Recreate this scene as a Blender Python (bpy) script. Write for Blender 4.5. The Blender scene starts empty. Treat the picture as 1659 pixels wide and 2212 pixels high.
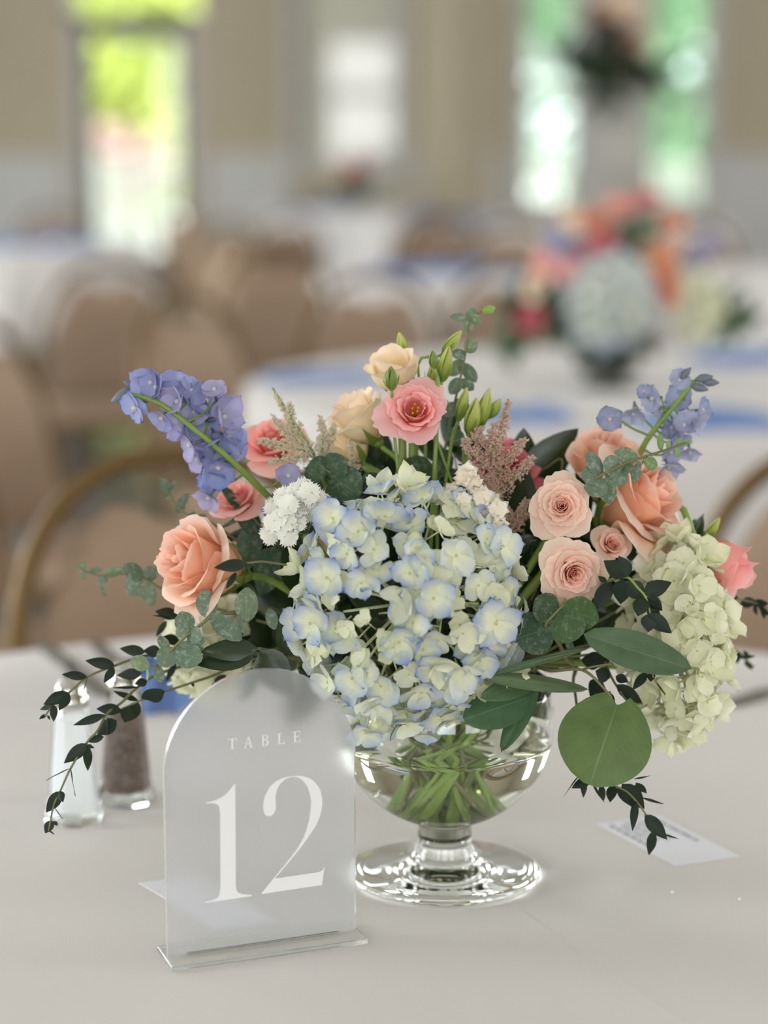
import bpy, bmesh, math, random
from mathutils import Vector, Matrix, Quaternion, noise
from mathutils.geometry import tessellate_polygon

rnd = random.Random(7)
R_ = math.radians
scene = bpy.context.scene
COL = scene.collection

# ------------------------------------------------------------------ camera
F = 4400.0            # focal length in pixels of the 1659 x 2212 frame
HOR = 300.0           # horizon row
CX, CY = 829.5, 1106.0
TABLE_Z = 0.76
CAM_Z = TABLE_Z + 0.5
PITCH = math.atan((CY - HOR) / F)
cam_d = bpy.data.cameras.new('camera')
cam = bpy.data.objects.new('camera', cam_d)
COL.objects.link(cam)
cam.location = (0, 0, CAM_Z)
cam.rotation_euler = (math.pi / 2 - PITCH, 0, 0)
cam_d.sensor_fit = 'VERTICAL'
cam_d.sensor_height = 36.0
cam_d.lens = 36.0 * F / 2212.0
cam_d.dof.use_dof = True
cam_d.dof.focus_distance = 1.305
cam_d.dof.aperture_fstop = 2.6
cam_d.clip_start = 0.05
cam_d.clip_end = 200
scene.camera = cam

# ------------------------------------------------------------------ world, sun, window daylight, exposure
w = bpy.data.worlds.new('sky')
scene.world = w
w.use_nodes = True
bg = w.node_tree.nodes['Background']
bg.inputs[0].default_value = (0.80, 0.98, 0.96, 1)
bg.inputs[1].default_value = 3.6
sun_d = bpy.data.lights.new('sun_offscreen', 'SUN')
sun_d.energy = 11.0
sun_d.angle = R_(1.0)
sun_d.color = (1.0, 0.97, 0.91)
sun = bpy.data.objects.new('sun_offscreen', sun_d)
COL.objects.link(sun)
sun.rotation_euler = (R_(42), 0, R_(-18))

def area(name, loc, rot, sx, sy, power, color):
    d = bpy.data.lights.new(name, 'AREA')
    d.shape = 'RECTANGLE'
    d.size, d.size_y, d.energy, d.color = sx, sy, power, color
    o = bpy.data.objects.new(name, d)
    COL.objects.link(o)
    o.location = loc
    o.rotation_euler = rot
    return o
SIDE_WINDOWS = [(-6, 1.6, 170), (-6, 6.2, 170), (-6, 11.5, 170), (6, 1.6, 100), (6, 6.2, 100), (6, 11.5, 100)]   # one sky per side: like windows shine alike
for sx_, y_, p_ in SIDE_WINDOWS:      # daylight entering through the side windows
    area('window_left_offscreen' if sx_ < 0 else 'window_right_offscreen', (sx_ * 0.975, y_, 1.75), (0, R_(-90) if sx_ < 0 else R_(90), 0), 2.3, 2.0, p_, (0.90, 0.96, 1.0))
REAR_WINDOWS = [(-3.2, 75), (0.0, 75), (3.2, 75)]
for x_, p_ in REAR_WINDOWS:           # and through the windows behind the camera
    area('window_rear_offscreen', (x_, -4.85, 1.9), (R_(90), 0, 0), 2.0, 2.3, p_, (0.95, 0.97, 1.0))
scene.view_settings.view_transform = 'Standard'
scene.view_settings.look = 'None'
scene.view_settings.gamma = 1.0
scene.view_settings.use_curve_mapping = False
scene.view_settings.exposure = 0.14
cy = scene.cycles
cy.use_denoising = True
cy.max_bounces = 24
cy.diffuse_bounces = 4
cy.glossy_bounces = 14
cy.transmission_bounces = 18
cy.transparent_max_bounces = 12
cy.sample_clamp_indirect = 30.0
cy.caustics_refractive = True
cy.caustics_reflective = True
cy.blur_glossy = 0.0
cy.use_adaptive_sampling = True
cy.adaptive_threshold = 0.025

# ------------------------------------------------------------------ pixel helpers (direction from the camera, distance from what the thing touches)
def ray(px, py):
    x = (px - CX) / F
    y = (CY - py) / F
    c, s = math.cos(PITCH), math.sin(PITCH)
    return Vector((x, y * s + c, y * c - s))
def P(px, py, Y):
    d = ray(px, py)
    return Vector((0, 0, CAM_Z)) + d * (Y / d.y)
def T(px, py, z=TABLE_Z):
    d = ray(px, py)
    return Vector((0, 0, CAM_Z)) + d * ((z - CAM_Z) / d.z)
VASE = T(960, 1887)
VY = VASE.y
def B(px, py, dy=0.0):            # a point of the bouquet, dy millimetres behind the vase axis
    return P(px, py, VY + dy / 1000.0)
PX = 1.0 / (F / VY)               # metres per pixel at the vase

# ------------------------------------------------------------------ object helpers
def link(o, parent=None):
    COL.objects.link(o)
    if parent is not None:
        o.parent = parent
    return o
def tag(o, label=None, cat=None, group=None, kind=None):
    if label: o['label'] = label
    if cat: o['category'] = cat
    if group: o['group'] = group
    if kind: o['kind'] = kind
    return o
def make_mesh(name, verts, faces, mat, uvs=None, smooth=True):
    m = bpy.data.meshes.new(name)
    m.from_pydata([tuple(v) for v in verts], [], faces)
    if uvs is not None:
        ul = m.uv_layers.new(name='UVMap')
        idx = [0] * len(m.loops)
        m.loops.foreach_get('vertex_index', idx)
        flat = []
        for i in idx:
            flat.extend(uvs[i])
        ul.data.foreach_set('uv', flat)
    if smooth:
        m.polygons.foreach_set('use_smooth', [True] * len(m.polygons))
    if mat is not None:
        for x in (mat if isinstance(mat, (list, tuple)) else [mat]):
            m.materials.append(x)
    m.update()
    return m
def ob(name, mesh, parent=None, M=None, color=None):
    o = bpy.data.objects.new(name, mesh)
    link(o, parent)
    if M is not None:
        o.matrix_basis = M
    if color is not None:
        o.color = color
    return o
def part(name, verts, faces, mat, parent=None, uvs=None, smooth=True, M=None, color=None):
    return ob(name, make_mesh(name, verts, faces, mat, uvs, smooth), parent, M, color)
def empty(name, M=None):
    o = bpy.data.objects.new(name, None)
    o.empty_display_size = 0.02
    link(o)
    if M is not None:
        o.matrix_basis = M
    return o
def axisM(loc, axis, roll=0.0, s=1.0):
    q = Vector(axis).normalized().to_track_quat('Z', 'Y')
    return Matrix.LocRotScale(Vector(loc), q @ Quaternion((0, 0, 1), roll), Vector((s, s, s)))

class MB:
    """collects shapes of ONE part"""
    def __init__(s): s.v, s.f, s.u = [], [], []
    def add(s, v, f, u=None):
        n = len(s.v)
        s.v += [Vector(x) for x in v]
        s.f += [tuple(i + n for i in q) for q in f]
        s.u += list(u) if u is not None else [(0.5, 0.5)] * len(v)
        return s
    def build(s, name, mat, parent=None, smooth=True, M=None, color=None):
        return part(name, s.v, s.f, mat, parent, s.u, smooth, M, color)
def box(x0, x1, y0, y1, z0, z1):
    v = [(x0,y0,z0),(x1,y0,z0),(x1,y1,z0),(x0,y1,z0),(x0,y0,z1),(x1,y0,z1),(x1,y1,z1),(x0,y1,z1)]
    f = [(0,3,2,1),(4,5,6,7),(0,1,5,4),(1,2,6,5),(2,3,7,6),(3,0,4,7)]
    return v, f
def bevel_box(name, dims, bev, mat, parent=None, M=None, seg=3, smooth=True):
    bm = bmesh.new()
    v, f = box(*dims)
    vs = [bm.verts.new(x) for x in v]
    for q in f: bm.faces.new([vs[i] for i in q])
    bmesh.ops.bevel(bm, geom=bm.edges[:], offset=bev, segments=seg, profile=0.5, affect='EDGES')
    m = bpy.data.meshes.new(name)
    bm.to_mesh(m); bm.free()
    if smooth: m.polygons.foreach_set('use_smooth', [True] * len(m.polygons))
    m.materials.append(mat)
    return ob(name, m, parent, M)
def spline(pts, n=6):
    pts = [Vector(p) for p in pts]
    if len(pts) < 3:
        return [pts[0].lerp(pts[-1], i / n) for i in range(n + 1)]
    P_ = [pts[0] * 2 - pts[1]] + pts + [pts[-1] * 2 - pts[-2]]
    out = []
    for i in range(1, len(P_) - 2):
        a, b, c, d = P_[i-1], P_[i], P_[i+1], P_[i+2]
        for k in range(n):
            t = k / n
            out.append(0.5 * ((2*b) + (c - a)*t + (2*a - 5*b + 4*c - d)*t*t + (3*b - a - 3*c + d)*t**3))
    out.append(pts[-1])
    return out
def tube(pts, r0, r1=None, sides=6, caps=True):
    if r1 is None: r1 = r0
    pts = [Vector(p) for p in pts]
    n = len(pts)
    v, f, u = [], [], []
    up = Vector((0.31, 0.2, 0.93)).normalized()
    for i, p in enumerate(pts):
        t = (pts[min(i+1, n-1)] - pts[max(i-1, 0)])
        t = t.normalized() if t.length > 1e-9 else Vector((0, 0, 1))
        a = t.cross(up)
        if a.length < 0.05: a = t.cross(Vector((1, 0, 0)))
        a.normalize()
        b = t.cross(a)
        r = r0[i] if isinstance(r0, (list, tuple)) else r0 + (r1 - r0) * i / max(1, n - 1)
        for k in range(sides):
            w_ = 2 * math.pi * k / sides
            v.append(p + a * (math.cos(w_) * r) + b * (math.sin(w_) * r))
            u.append((k / sides, i / max(1, n - 1)))
    for i in range(n - 1):
        for k in range(sides):
            k2 = (k + 1) % sides
            f.append((i*sides+k, i*sides+k2, (i+1)*sides+k2, (i+1)*sides+k))
    if caps:
        f.append(tuple(range(sides))[::-1])
        f.append(tuple((n-1)*sides + k for k in range(sides)))
    return v, f, u
def lathe(prof, n=48, ang=2*math.pi):
    """prof: list of (r, z); r == 0 ends become poles"""
    v, f = [], []
    rings = []
    for r, z in prof:
        if r < 1e-7:
            rings.append([len(v)]); v.append(Vector((0, 0, z)))
        else:
            rings.append(list(range(len(v), len(v) + n)))
            for k in range(n):
                a = ang * k / n
                v.append(Vector((r * math.cos(a), r * math.sin(a), z)))
    for A, Bq in zip(rings, rings[1:]):
        for k in range(n):
            k2 = (k + 1) % n
            if len(A) == 1 and len(Bq) == 1: continue
            if len(A) == 1: f.append((A[0], Bq[k2], Bq[k]))
            elif len(Bq) == 1: f.append((A[k], A[k2], Bq[0]))
            else: f.append((A[k], A[k2], Bq[k2], Bq[k]))
    return v, f
def grid(fn, nu, nv):
    v, u, f = [], [], []
    for j in range(nv + 1):
        for i in range(nu + 1):
            a, b = -1 + 2 * i / nu, j / nv
            v.append(fn(a, b)); u.append(((a + 1) / 2, b))
    for j in range(nv):
        for i in range(nu):
            q = j * (nu + 1) + i
            f.append((q, q + 1, q + nu + 2, q + nu + 1))
    return v, f, u
def prism(poly, depth, fn):
    """outline (list of 2d points) extruded by depth; fn(x, y, d) -> 3d"""
    n = len(poly)
    tris = tessellate_polygon([[Vector((p[0], p[1], 0)) for p in poly]])
    v = [fn(p[0], p[1], depth) for p in poly] + [fn(p[0], p[1], 0) for p in poly]
    f = [tuple(t) for t in tris] + [tuple(i + n for i in t)[::-1] for t in tris]
    f += [(i, (i + 1) % n, n + (i + 1) % n, n + i) for i in range(n)]
    return v, f

# ------------------------------------------------------------------ materials
def lin(c):
    return c / 12.92 if c <= 0.04045 else ((c + 0.055) / 1.055) ** 2.4
def rgb(r, g, b, k=1.0):
    return (min(1, lin(r/255)*k), min(1, lin(g/255)*k), min(1, lin(b/255)*k), 1)
def new_mat(name):
    m = bpy.data.materials.new(name)
    m.use_nodes = True
    nt = m.node_tree
    return m, nt, nt.nodes['Principled BSDF'], nt.nodes['Material Output']
def N(nt, t, **kw):
    n = nt.nodes.new(t)
    for k, v in kw.items():
        setattr(n, k, v)
    return n
def mixc(nt, fac, a, b, blend='MIX'):
    n = nt.nodes.new('ShaderNodeMix'); n.data_type = 'RGBA'; n.blend_type = blend
    for sock, val in ((n.inputs[0], fac), (n.inputs[6], a), (n.inputs[7], b)):
        if isinstance(val, (int, float)): sock.default_value = val
        elif isinstance(val, tuple): sock.default_value = val
        else: nt.links.new(val, sock)
    return n.outputs[2]
def mth(nt, op, a, b=None, c=None, clamp=False):
    n = nt.nodes.new('ShaderNodeMath'); n.operation = op; n.use_clamp = clamp
    for i, val in enumerate((a, b, c)):
        if val is None: continue
        if isinstance(val, (int, float)): n.inputs[i].default_value = val
        else: nt.links.new(val, n.inputs[i])
    return n.outputs[0]
def ramp(nt, fac, stops):
    n = nt.nodes.new('ShaderNodeValToRGB')
    while len(n.color_ramp.elements) < len(stops): n.color_ramp.elements.new(0.5)
    for e, (p, c) in zip(n.color_ramp.elements, stops):
        e.position = p; e.color = c
    nt.links.new(fac, n.inputs[0])
    return n.outputs[0]
def noise_tex(nt, scale, detail=3, coord='Object', rough=0.5):
    tc = N(nt, 'ShaderNodeTexCoord')
    n = N(nt, 'ShaderNodeTexNoise')
    n.inputs['Scale'].default_value = scale
    n.inputs['Detail'].default_value = detail
    n.inputs['Roughness'].default_value = rough
    nt.links.new(tc.outputs[coord], n.inputs['Vector'])
    return n.outputs[0]
def bump(nt, bsdf, height, strength, dist):
    b = N(nt, 'ShaderNodeBump')
    b.inputs['Strength'].default_value = strength
    b.inputs['Distance'].default_value = dist
    nt.links.new(height, b.inputs['Height'])
    nt.links.new(b.outputs[0], bsdf.inputs['Normal'])
    return b
def plain(name, col, rough=0.5, metal=0.0, var=0.0, scale=20, spec=0.5, bumps=None):
    m, nt, b, o = new_mat(name)
    b.inputs['Base Color'].default_value = col
    b.inputs['Roughness'].default_value = rough
    b.inputs['Metallic'].default_value = metal
    b.inputs['Specular IOR Level'].default_value = spec
    if var:
        n = noise_tex(nt, scale)
        c = mixc(nt, n, tuple(x * (1 - var) for x in col[:3]) + (1,), tuple(min(1, x * (1 + var)) for x in col[:3]) + (1,))
        nt.links.new(c, b.inputs['Base Color'])
    if bumps:
        bump(nt, b, noise_tex(nt, bumps[0]), bumps[1], bumps[2])
    return m
def translucent_mix(nt, b, out, col, fac):
    """thin tissue: part of the light goes through"""
    t = N(nt, 'ShaderNodeBsdfTranslucent')
    if isinstance(col, tuple): t.inputs[0].default_value = col
    else: nt.links.new(col, t.inputs[0])
    mx = N(nt, 'ShaderNodeMixShader')
    mx.inputs[0].default_value = fac
    nt.links.new(b.outputs[0], mx.inputs[1])
    nt.links.new(t.outputs[0], mx.inputs[2])
    nt.links.new(mx.outputs[0], out.inputs['Surface'])
def petal_mat(name, base, mid, tip, edge=None, trans=0.3, rough=0.55, vein=0.25, var=0.10):
    """colour runs base -> tip along the petal (uv.y), rim colour along its edge"""
    m, nt, b, o = new_mat(name)
    uv = N(nt, 'ShaderNodeUVMap'); sep = N(nt, 'ShaderNodeSeparateXYZ')
    nt.links.new(uv.outputs[0], sep.inputs[0])
    c = ramp(nt, sep.outputs[1], [(0.0, base), (0.5, mid), (1.0, tip)])
    if edge:
        au = mth(nt, 'ABSOLUTE', mth(nt, 'SUBTRACT', sep.outputs[0], 0.5))
        e = mth(nt, 'MAXIMUM', mth(nt, 'MULTIPLY', au, 2.0), sep.outputs[1])
        e = mth(nt, 'MULTIPLY_ADD', e, 7.0, -6.0, clamp=True)
        c = mixc(nt, mth(nt, 'MULTIPLY', e, 0.8), c, edge)
    oi = N(nt, 'ShaderNodeObjectInfo')
    k = mth(nt, 'MULTIPLY_ADD', oi.outputs['Random'], 2 * var, 1 - var)
    c = mixc(nt, 1.0, c, oi.outputs['Color'], 'MULTIPLY')
    hs = N(nt, 'ShaderNodeHueSaturation')
    nt.links.new(k, hs.inputs['Value'])
    nt.links.new(c, hs.inputs['Color'])
    c = hs.outputs[0]
    mp = N(nt, 'ShaderNodeMapping'); mp.inputs['Scale'].default_value = (26, 2.2, 1)
    nt.links.new(uv.outputs[0], mp.inputs[0])
    nz = N(nt, 'ShaderNodeTexNoise'); nz.inputs['Scale'].default_value = 1.6; nz.inputs['Detail'].default_value = 3
    nt.links.new(mp.outputs[0], nz.inputs['Vector'])
    nt.links.new(c, b.inputs['Base Color'])
    b.inputs['Roughness'].default_value = rough
    b.inputs['Specular IOR Level'].default_value = 0.25
    bump(nt, b, nz.outputs[0], vein, 0.0012)
    translucent_mix(nt, b, o, c, trans)
    return m
def leaf_mat(name, col, rib, rough=0.4, frost=0.0, trans=0.15, spec=0.5, back=None):
    m, nt, b, o = new_mat(name)
    uv = N(nt, 'ShaderNodeUVMap'); sep = N(nt, 'ShaderNodeSeparateXYZ')
    nt.links.new(uv.outputs[0], sep.inputs[0])
    oi = N(nt, 'ShaderNodeObjectInfo')
    base = mixc(nt, 1.0, col, oi.outputs['Color'], 'MULTIPLY')
    n1 = noise_tex(nt, 90, 4)
    dark = tuple(x * 0.65 for x in col[:3]) + (1,)
    base = mixc(nt, mth(nt, 'MULTIPLY_ADD', n1, 1.6, -0.55, clamp=True), base, mixc(nt, 1.0, dark, oi.outputs['Color'], 'MULTIPLY'))
    if frost:
        fr = noise_tex(nt, 260, 5, rough=0.7)
        base = mixc(nt, mth(nt, 'MULTIPLY', mth(nt, 'MULTIPLY_ADD', fr, 5.0, -2.5, clamp=True), frost), base, rgb(180, 190, 174))
    au = mth(nt, 'ABSOLUTE', mth(nt, 'SUBTRACT', sep.outputs[0], 0.5))
    r = mth(nt, 'MULTIPLY_ADD', au, -55.0, 1.0, clamp=True)
    # side veins running out from the midrib
    vv = mth(nt, 'SINE', mth(nt, 'MULTIPLY_ADD', sep.outputs[1], 60.0, mth(nt, 'MULTIPLY', au, -70.0)))
    vv = mth(nt, 'MULTIPLY', mth(nt, 'MULTIPLY_ADD', vv, 3.0, -2.0, clamp=True), 0.06)
    c = mixc(nt, mth(nt, 'MAXIMUM', mth(nt, 'MULTIPLY', r, 0.40), vv), base, rib)
    if back:
        ge = N(nt, 'ShaderNodeNewGeometry')
        c = mixc(nt, mth(nt, 'MULTIPLY', ge.outputs['Backfacing'], 0.7), c, back)
    nt.links.new(c, b.inputs['Base Color'])
    b.inputs['Roughness'].default_value = rough
    b.inputs['Specular IOR Level'].default_value = spec
    bump(nt, b, n1, 0.25, 0.001)
    translucent_mix(nt, b, o, c, trans)
    return m
def glass_mat(name, col=(1, 1, 1, 1), ior=1.48, rough=0.0):
    m, nt, b, o = new_mat(name)
    g = N(nt, 'ShaderNodeBsdfGlass')
    g.inputs['Color'].default_value = col
    g.inputs['IOR'].default_value = ior
    g.inputs['Roughness'].default_value = rough
    nt.links.new(g.outputs[0], o.inputs['Surface'])
    return m
def pane_mat(name, tint=(1, 1, 1, 1), gloss=0.06):
    m, nt, b, o = new_mat(name)
    t = N(nt, 'ShaderNodeBsdfTransparent'); t.inputs[0].default_value = tint
    g = N(nt, 'ShaderNodeBsdfGlossy'); g.inputs['Roughness'].default_value = 0.02
    mx = N(nt, 'ShaderNodeMixShader'); mx.inputs[0].default_value = gloss
    nt.links.new(t.outputs[0], mx.inputs[1]); nt.links.new(g.outputs[0], mx.inputs[2])
    nt.links.new(mx.outputs[0], o.inputs['Surface'])
    return m

# ================================================================== THE ROOM
WALL_Y = 17.0
RX, RY0, RZ = 6.0, -5.0, 4.2
m_wall = plain('wall_paint', rgb(188, 175, 151), 0.85, var=0.05, scale=1.5, bumps=(60, 0.1, 0.002))
m_white_trim = plain('trim_paint', rgb(204, 202, 197), 0.55, var=0.03, scale=3)
m_ceil = plain('ceiling_paint', rgb(225, 222, 214), 0.9, var=0.03, scale=2)
m_brown_door = plain('door_paint', rgb(120, 106, 92), 0.5, var=0.08, scale=4)
m_pane = pane_mat('window_glass')
def floor_mat():
    m, nt, b, o = new_mat('floor_finish')
    n = noise_tex(nt, 3.0, 5); n2 = noise_tex(nt, 70.0, 3)
    c = mixc(nt, n, rgb(52, 44, 36), rgb(78, 66, 54))
    c = mixc(nt, mth(nt, 'MULTIPLY', n2, 0.35), c, rgb(52, 44, 38))
    nt.links.new(c, b.inputs['Base Color'])
    b.inputs['Roughness'].default_value = 0.24
    bump(nt, b, n2, 0.05, 0.002)
    return m
v, f = box(-RX - .2, RX + .2, RY0 - .2, WALL_Y + .2, -0.15, 0)
tag(part('floor', v, f, floor_mat(), smooth=False), 'dark brown polished floor of the hall', kind='structure')
v, f = box(-RX - .2, RX + .2, RY0 - .2, WALL_Y + .2, RZ, RZ + .15)
tag(part('ceiling', v, f, m_ceil, smooth=False), 'pale flat ceiling of the hall', kind='structure')

def wall_cells(u0, u1, z1, holes, make):
    us = sorted({u0, u1} | {h[0] for h in holes} | {h[1] for h in holes})
    zs = sorted({0.0, z1} | {h[2] for h in holes} | {h[3] for h in holes})
    mb = MB()
    for a, b_ in zip(us, us[1:]):
        for c, d in zip(zs, zs[1:]):
            mu, mz = (a + b_) / 2, (c + d) / 2
            if any(h[0] < mu < h[1] and h[2] < mz < h[3] for h in holes): continue
            mb.add(*make(a, b_, c, d))
    return mb
def wx(px): return (px - CX) / F * WALL_Y
def wz(py): return P(CX, py, WALL_Y).z
DOOR = (wx(188), wx(412), 0.0, wz(52))
TRANSOM = (wx(178), wx(440), wz(36), 3.05)
WIN_MID = (wx(640), wx(862), wz(352), 3.05)
WIN_RA = (wx(1124), wx(1240), wz(446), 3.05)
WIN_RB = (wx(1388), wx(1520), wz(446), 3.05)
holes = [DOOR, TRANSOM, WIN_MID, WIN_RA, WIN_RB]
wb = wall_cells(-RX - .2, RX + .2, RZ, holes, lambda a, b_, c, d: box(a, b_, WALL_Y, WALL_Y + .2, c, d)).build('wall_back', m_wall, smooth=False)
tag(wb, 'tan painted end wall with door and tall windows', kind='structure')
for nm, x0, x1 in (('wall_left', -RX - .2, -RX), ('wall_right', RX, RX + .2)):
    v, f = box(x0, x1, RY0 - .2, WALL_Y, 0, RZ)
    tag(part(nm, v, f, m_wall, smooth=False), 'tan painted side wall of the hall, ' + nm[5:], kind='structure')
v, f = box(-RX, RX, RY0 - .2, RY0, 0, RZ)
tag(part('wall_front', v, f, m_wall, smooth=False), 'tan painted wall behind the viewer', kind='structure')
# white wainscot along the end wall, between the openings
RAIL = wz(345)
xs = [(-RX, wx(150)), (wx(455), wx(628)), (wx(890), wx(1090)), (wx(1535), RX)]
for i, (a, b_) in enumerate(xs):
    t = empty('trim_%d' % (i + 1)); tag(t, 'white painted wainscot under the tan wall, stretch %d' % (i + 1), kind='structure')
    n = max(1, round((b_ - a) / 0.7))
    part('panel_board', *box(a, b_, WALL_Y - .018, WALL_Y - .001, 0, RAIL), m_white_trim, t, smooth=False)
    part('cap_rail', *box(a, b_, WALL_Y - .05, WALL_Y - .001, RAIL, RAIL + .05), m_white_trim, t, smooth=False)
    part('baseboard', *box(a, b_, WALL_Y - .03, WALL_Y - .018, 0, .13), m_white_trim, t, smooth=False)
    for k in range(n + 1):
        x = a + (b_ - a) * k / n
        part('stile', *box(max(a, x - .05), min(b_, x + .05), WALL_Y - .03, WALL_Y - .018, .13, RAIL), m_white_trim, t, smooth=False)
def frame_boxes(x0, x1, z0, z1, wd, y0, y1, mat, parent, name, bottom=True):
    part(name, *box(x0 - wd, x0, y0, y1, z0 - (wd if bottom else 0), z1 + wd), mat, parent, smooth=False)
    part(name, *box(x1, x1 + wd, y0, y1, z0 - (wd if bottom else 0), z1 + wd), mat, parent, smooth=False)
    part(name, *box(x0, x1, y0, y1, z1, z1 + wd), mat, parent, smooth=False)
    if bottom: part(name, *box(x0, x1, y0, y1, z0 - wd, z0), mat, parent, smooth=False)
def window(idx, H, label, rails, muntins, wd=.07, shade=None):
    t = empty('window_%d' % idx); tag(t, label, kind='structure')
    x0, x1, z0, z1 = H
    frame_boxes(x0, x1, z0, z1, wd, WALL_Y - .035, WALL_Y + .03, m_white_trim, t, 'casing')
    s = .045
    frame_boxes(x0 + s, x1 - s, z0 + s, z1 - s, s, WALL_Y + .06, WALL_Y + .10, m_white_trim, t, 'sash')
    for z in rails:
        part('meeting_rail', *box(x0 + s, x1 - s, WALL_Y + .05, WALL_Y + .11, z - .035, z + .035), m_white_trim, t, smooth=False)
    for x in muntins:
        part('muntin', *box(x - .012, x + .012, WALL_Y + .06, WALL_Y + .10, z0 + s, z1 - s), m_white_trim, t, smooth=False)
    zz = [z0 + s] + list(rails) + [z1 - s]
    for a, b_ in zip(zz, zz[1:]):
        part('pane', *box(x0 + s, x1 - s, WALL_Y + .078, WALL_Y + .082, a, b_), m_pane, t, smooth=False)
    if shade:
        part('roller_shade', *box(x0 + .01, x1 - .01, WALL_Y + .125, WALL_Y + .130, z0, z1), shade, t, smooth=False)
    return t
m_sh, nt, b, o = new_mat('shade_cloth')
b.inputs['Base Color'].default_value = rgb(225, 222, 205)
b.inputs['Roughness'].default_value = 0.9
translucent_mix(nt, b, o, rgb(228, 220, 190), 0.05)
window(1, WIN_MID, 'white framed sash window with its pale roller shade drawn down', [wz(202)], [], shade=m_sh)
t = empty('trim_5'); tag(t, 'pale board facing between the pair of tall windows', kind='structure')
part('facing_board', *box(WIN_RA[1] + .07, WIN_RB[0] - .07, WALL_Y - .04, WALL_Y - .001, WIN_RA[2] - .07, 3.12), m_white_trim, t, smooth=False)
window(2, WIN_RA, 'tall sash window next to the square column', [wz(205)], [])
window(3, WIN_RB, 'tall sash window behind the raised flower stand, beside bare tan wall', [wz(205)], [])
t = empty('door_1'); tag(t, 'brown framed glass door to the deck with transom above', kind='structure')
frame_boxes(*DOOR, .085, WALL_Y - .03, WALL_Y + .05, m_white_trim, t, 'casing', bottom=False)
gx0, gx1, gz0, gz1 = wx(212), wx(392), wz(548), wz(80)
for q in ((DOOR[0], gx0, .02, DOOR[3]), (gx1, DOOR[1], .02, DOOR[3]), (gx0, gx1, .02, gz0), (gx0, gx1, gz1, DOOR[3])):
    part('door_rail', *box(q[0], q[1], WALL_Y + .05, WALL_Y + .10, q[2], q[3]), m_brown_door, t, smooth=False)
part('pane', *box(gx0, gx1, WALL_Y + .072, WALL_Y + .076, gz0, gz1), m_pane, t, smooth=False)
m_metal = plain('brushed_metal', rgb(190, 186, 178), 0.3, 1.0, var=.05)
part('door_handle', *tube([(gx1 + .05, WALL_Y + .03, 1.0), (gx1 - .07, WALL_Y + .03, 1.0)], .012, sides=8)[:2], m_metal, t)
t = empty('window_4'); tag(t, 'transom window over the glass door', kind='structure')
frame_boxes(*TRANSOM, .05, WALL_Y - .03, WALL_Y + .05, m_white_trim, t, 'casing')
part('pane', *box(TRANSOM[0], TRANSOM[1], WALL_Y + .072, WALL_Y + .076, TRANSOM[2], TRANSOM[3]), m_pane, t, smooth=False)
# square column turned on its corner between the windows
mcol = plain('column_paint', rgb(188, 175, 151), 0.8, var=.05, scale=2)
cxm = wx(985) * 15.9 / 17
t = empty('pillar', Matrix.Translation((cxm, 15.9, 0)) @ Matrix.Rotation(R_(38), 4, 'Z'))
tag(t, 'square tan column standing before the end wall', kind='structure')
part('shaft', *box(-.19, .19, -.19, .19, 0, RZ), mcol, t, smooth=False)
part('plinth', *box(-.21, .21, -.21, .21, 0, .16), m_white_trim, t, smooth=False)
# windows of the other walls (where the daylight enters)
m_bright = pane_mat('side_glass', gloss=.08)
k = 5
for sx_, y_, p_ in SIDE_WINDOWS:
    t = empty('window_%d' % k); k += 1
    tag(t, 'white framed side window of the hall, number %d along the wall' % k, kind='structure')
    s = -1 if sx_ < 0 else 1
    x0, x1 = sorted((sx_, sx_ - s * .05))
    for a in ((y_ - 1.12, y_ - 1.0, .5, 3.0), (y_ + 1.0, y_ + 1.12, .5, 3.0), (y_ - 1, y_ + 1, .48, .6), (y_ - 1, y_ + 1, 2.9, 3.02)):
        part('casing', *box(x0, x1, *a), m_white_trim, t, smooth=False)
for x_, p_ in REAR_WINDOWS:
    t = empty('window_%d' % k); k += 1
    tag(t, 'white framed window behind the viewer, number %d' % k, kind='structure')
    for a in ((x_ - 1.12, x_ - 1.0, .7, 3.1), (x_ + 1.0, x_ + 1.12, .7, 3.1), (x_ - 1, x_ + 1, .65, .75), (x_ - 1, x_ + 1, 3.05, 3.15)):
        part('casing', *box(a[0], a[1], RY0, RY0 + .05, a[2], a[3]), m_white_trim, t, smooth=False)

# ------------------------------------------------------------------ outside the glass
m_deck = plain('deck_boards', rgb(176, 172, 168), 0.8, var=.1, scale=4)
m_lawn = plain('pale_paving', rgb(198, 197, 194), 0.95, var=.08, scale=1.2)
tag(part('deck', *box(-9, 9, WALL_Y + .2, 20.2, -.25, -.06), m_deck, smooth=False), 'pale grey deck outside the end wall', kind='structure')
tag(part('terrace', *box(-40, 40, 20.2, 90, -1.2, -.6), m_lawn, smooth=False), 'pale sunlit paving beyond the deck', kind='structure')
m_rail = plain('railing_paint', rgb(236, 236, 234), 0.6, var=.02)
t = empty('deck_railing', Matrix.Translation((0, 20, 0))); tag(t, 'white painted deck railing with square balusters outside the door', 'railing')
part('top_rail', *box(-7, 7, -.05, .05, .98, 1.04), m_rail, t, smooth=False)
part('bottom_rail', *box(-7, 7, -.03, .03, .06, .11), m_rail, t, smooth=False)
bal = make_mesh('baluster', *box(-.032, .032, -.022, .022, .11, .98), m_rail, smooth=False)
pst = make_mesh('post', *box(-.055, .055, -.055, .055, -.06, 1.12), m_rail, smooth=False)
x = -6.9
while x < 6.95:
    vis = -3.2 < x < -1.9 or 1.1 < x < 3.4
    if vis: ob('baluster', bal, t, Matrix.Translation((x, 0, 0)))
    x += .115
for x in (-7, -4.6, -2.75, -.4, 2.05, 4.6, 7): ob('post', pst, t, Matrix.Translation((x, 0, 0)))
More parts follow.
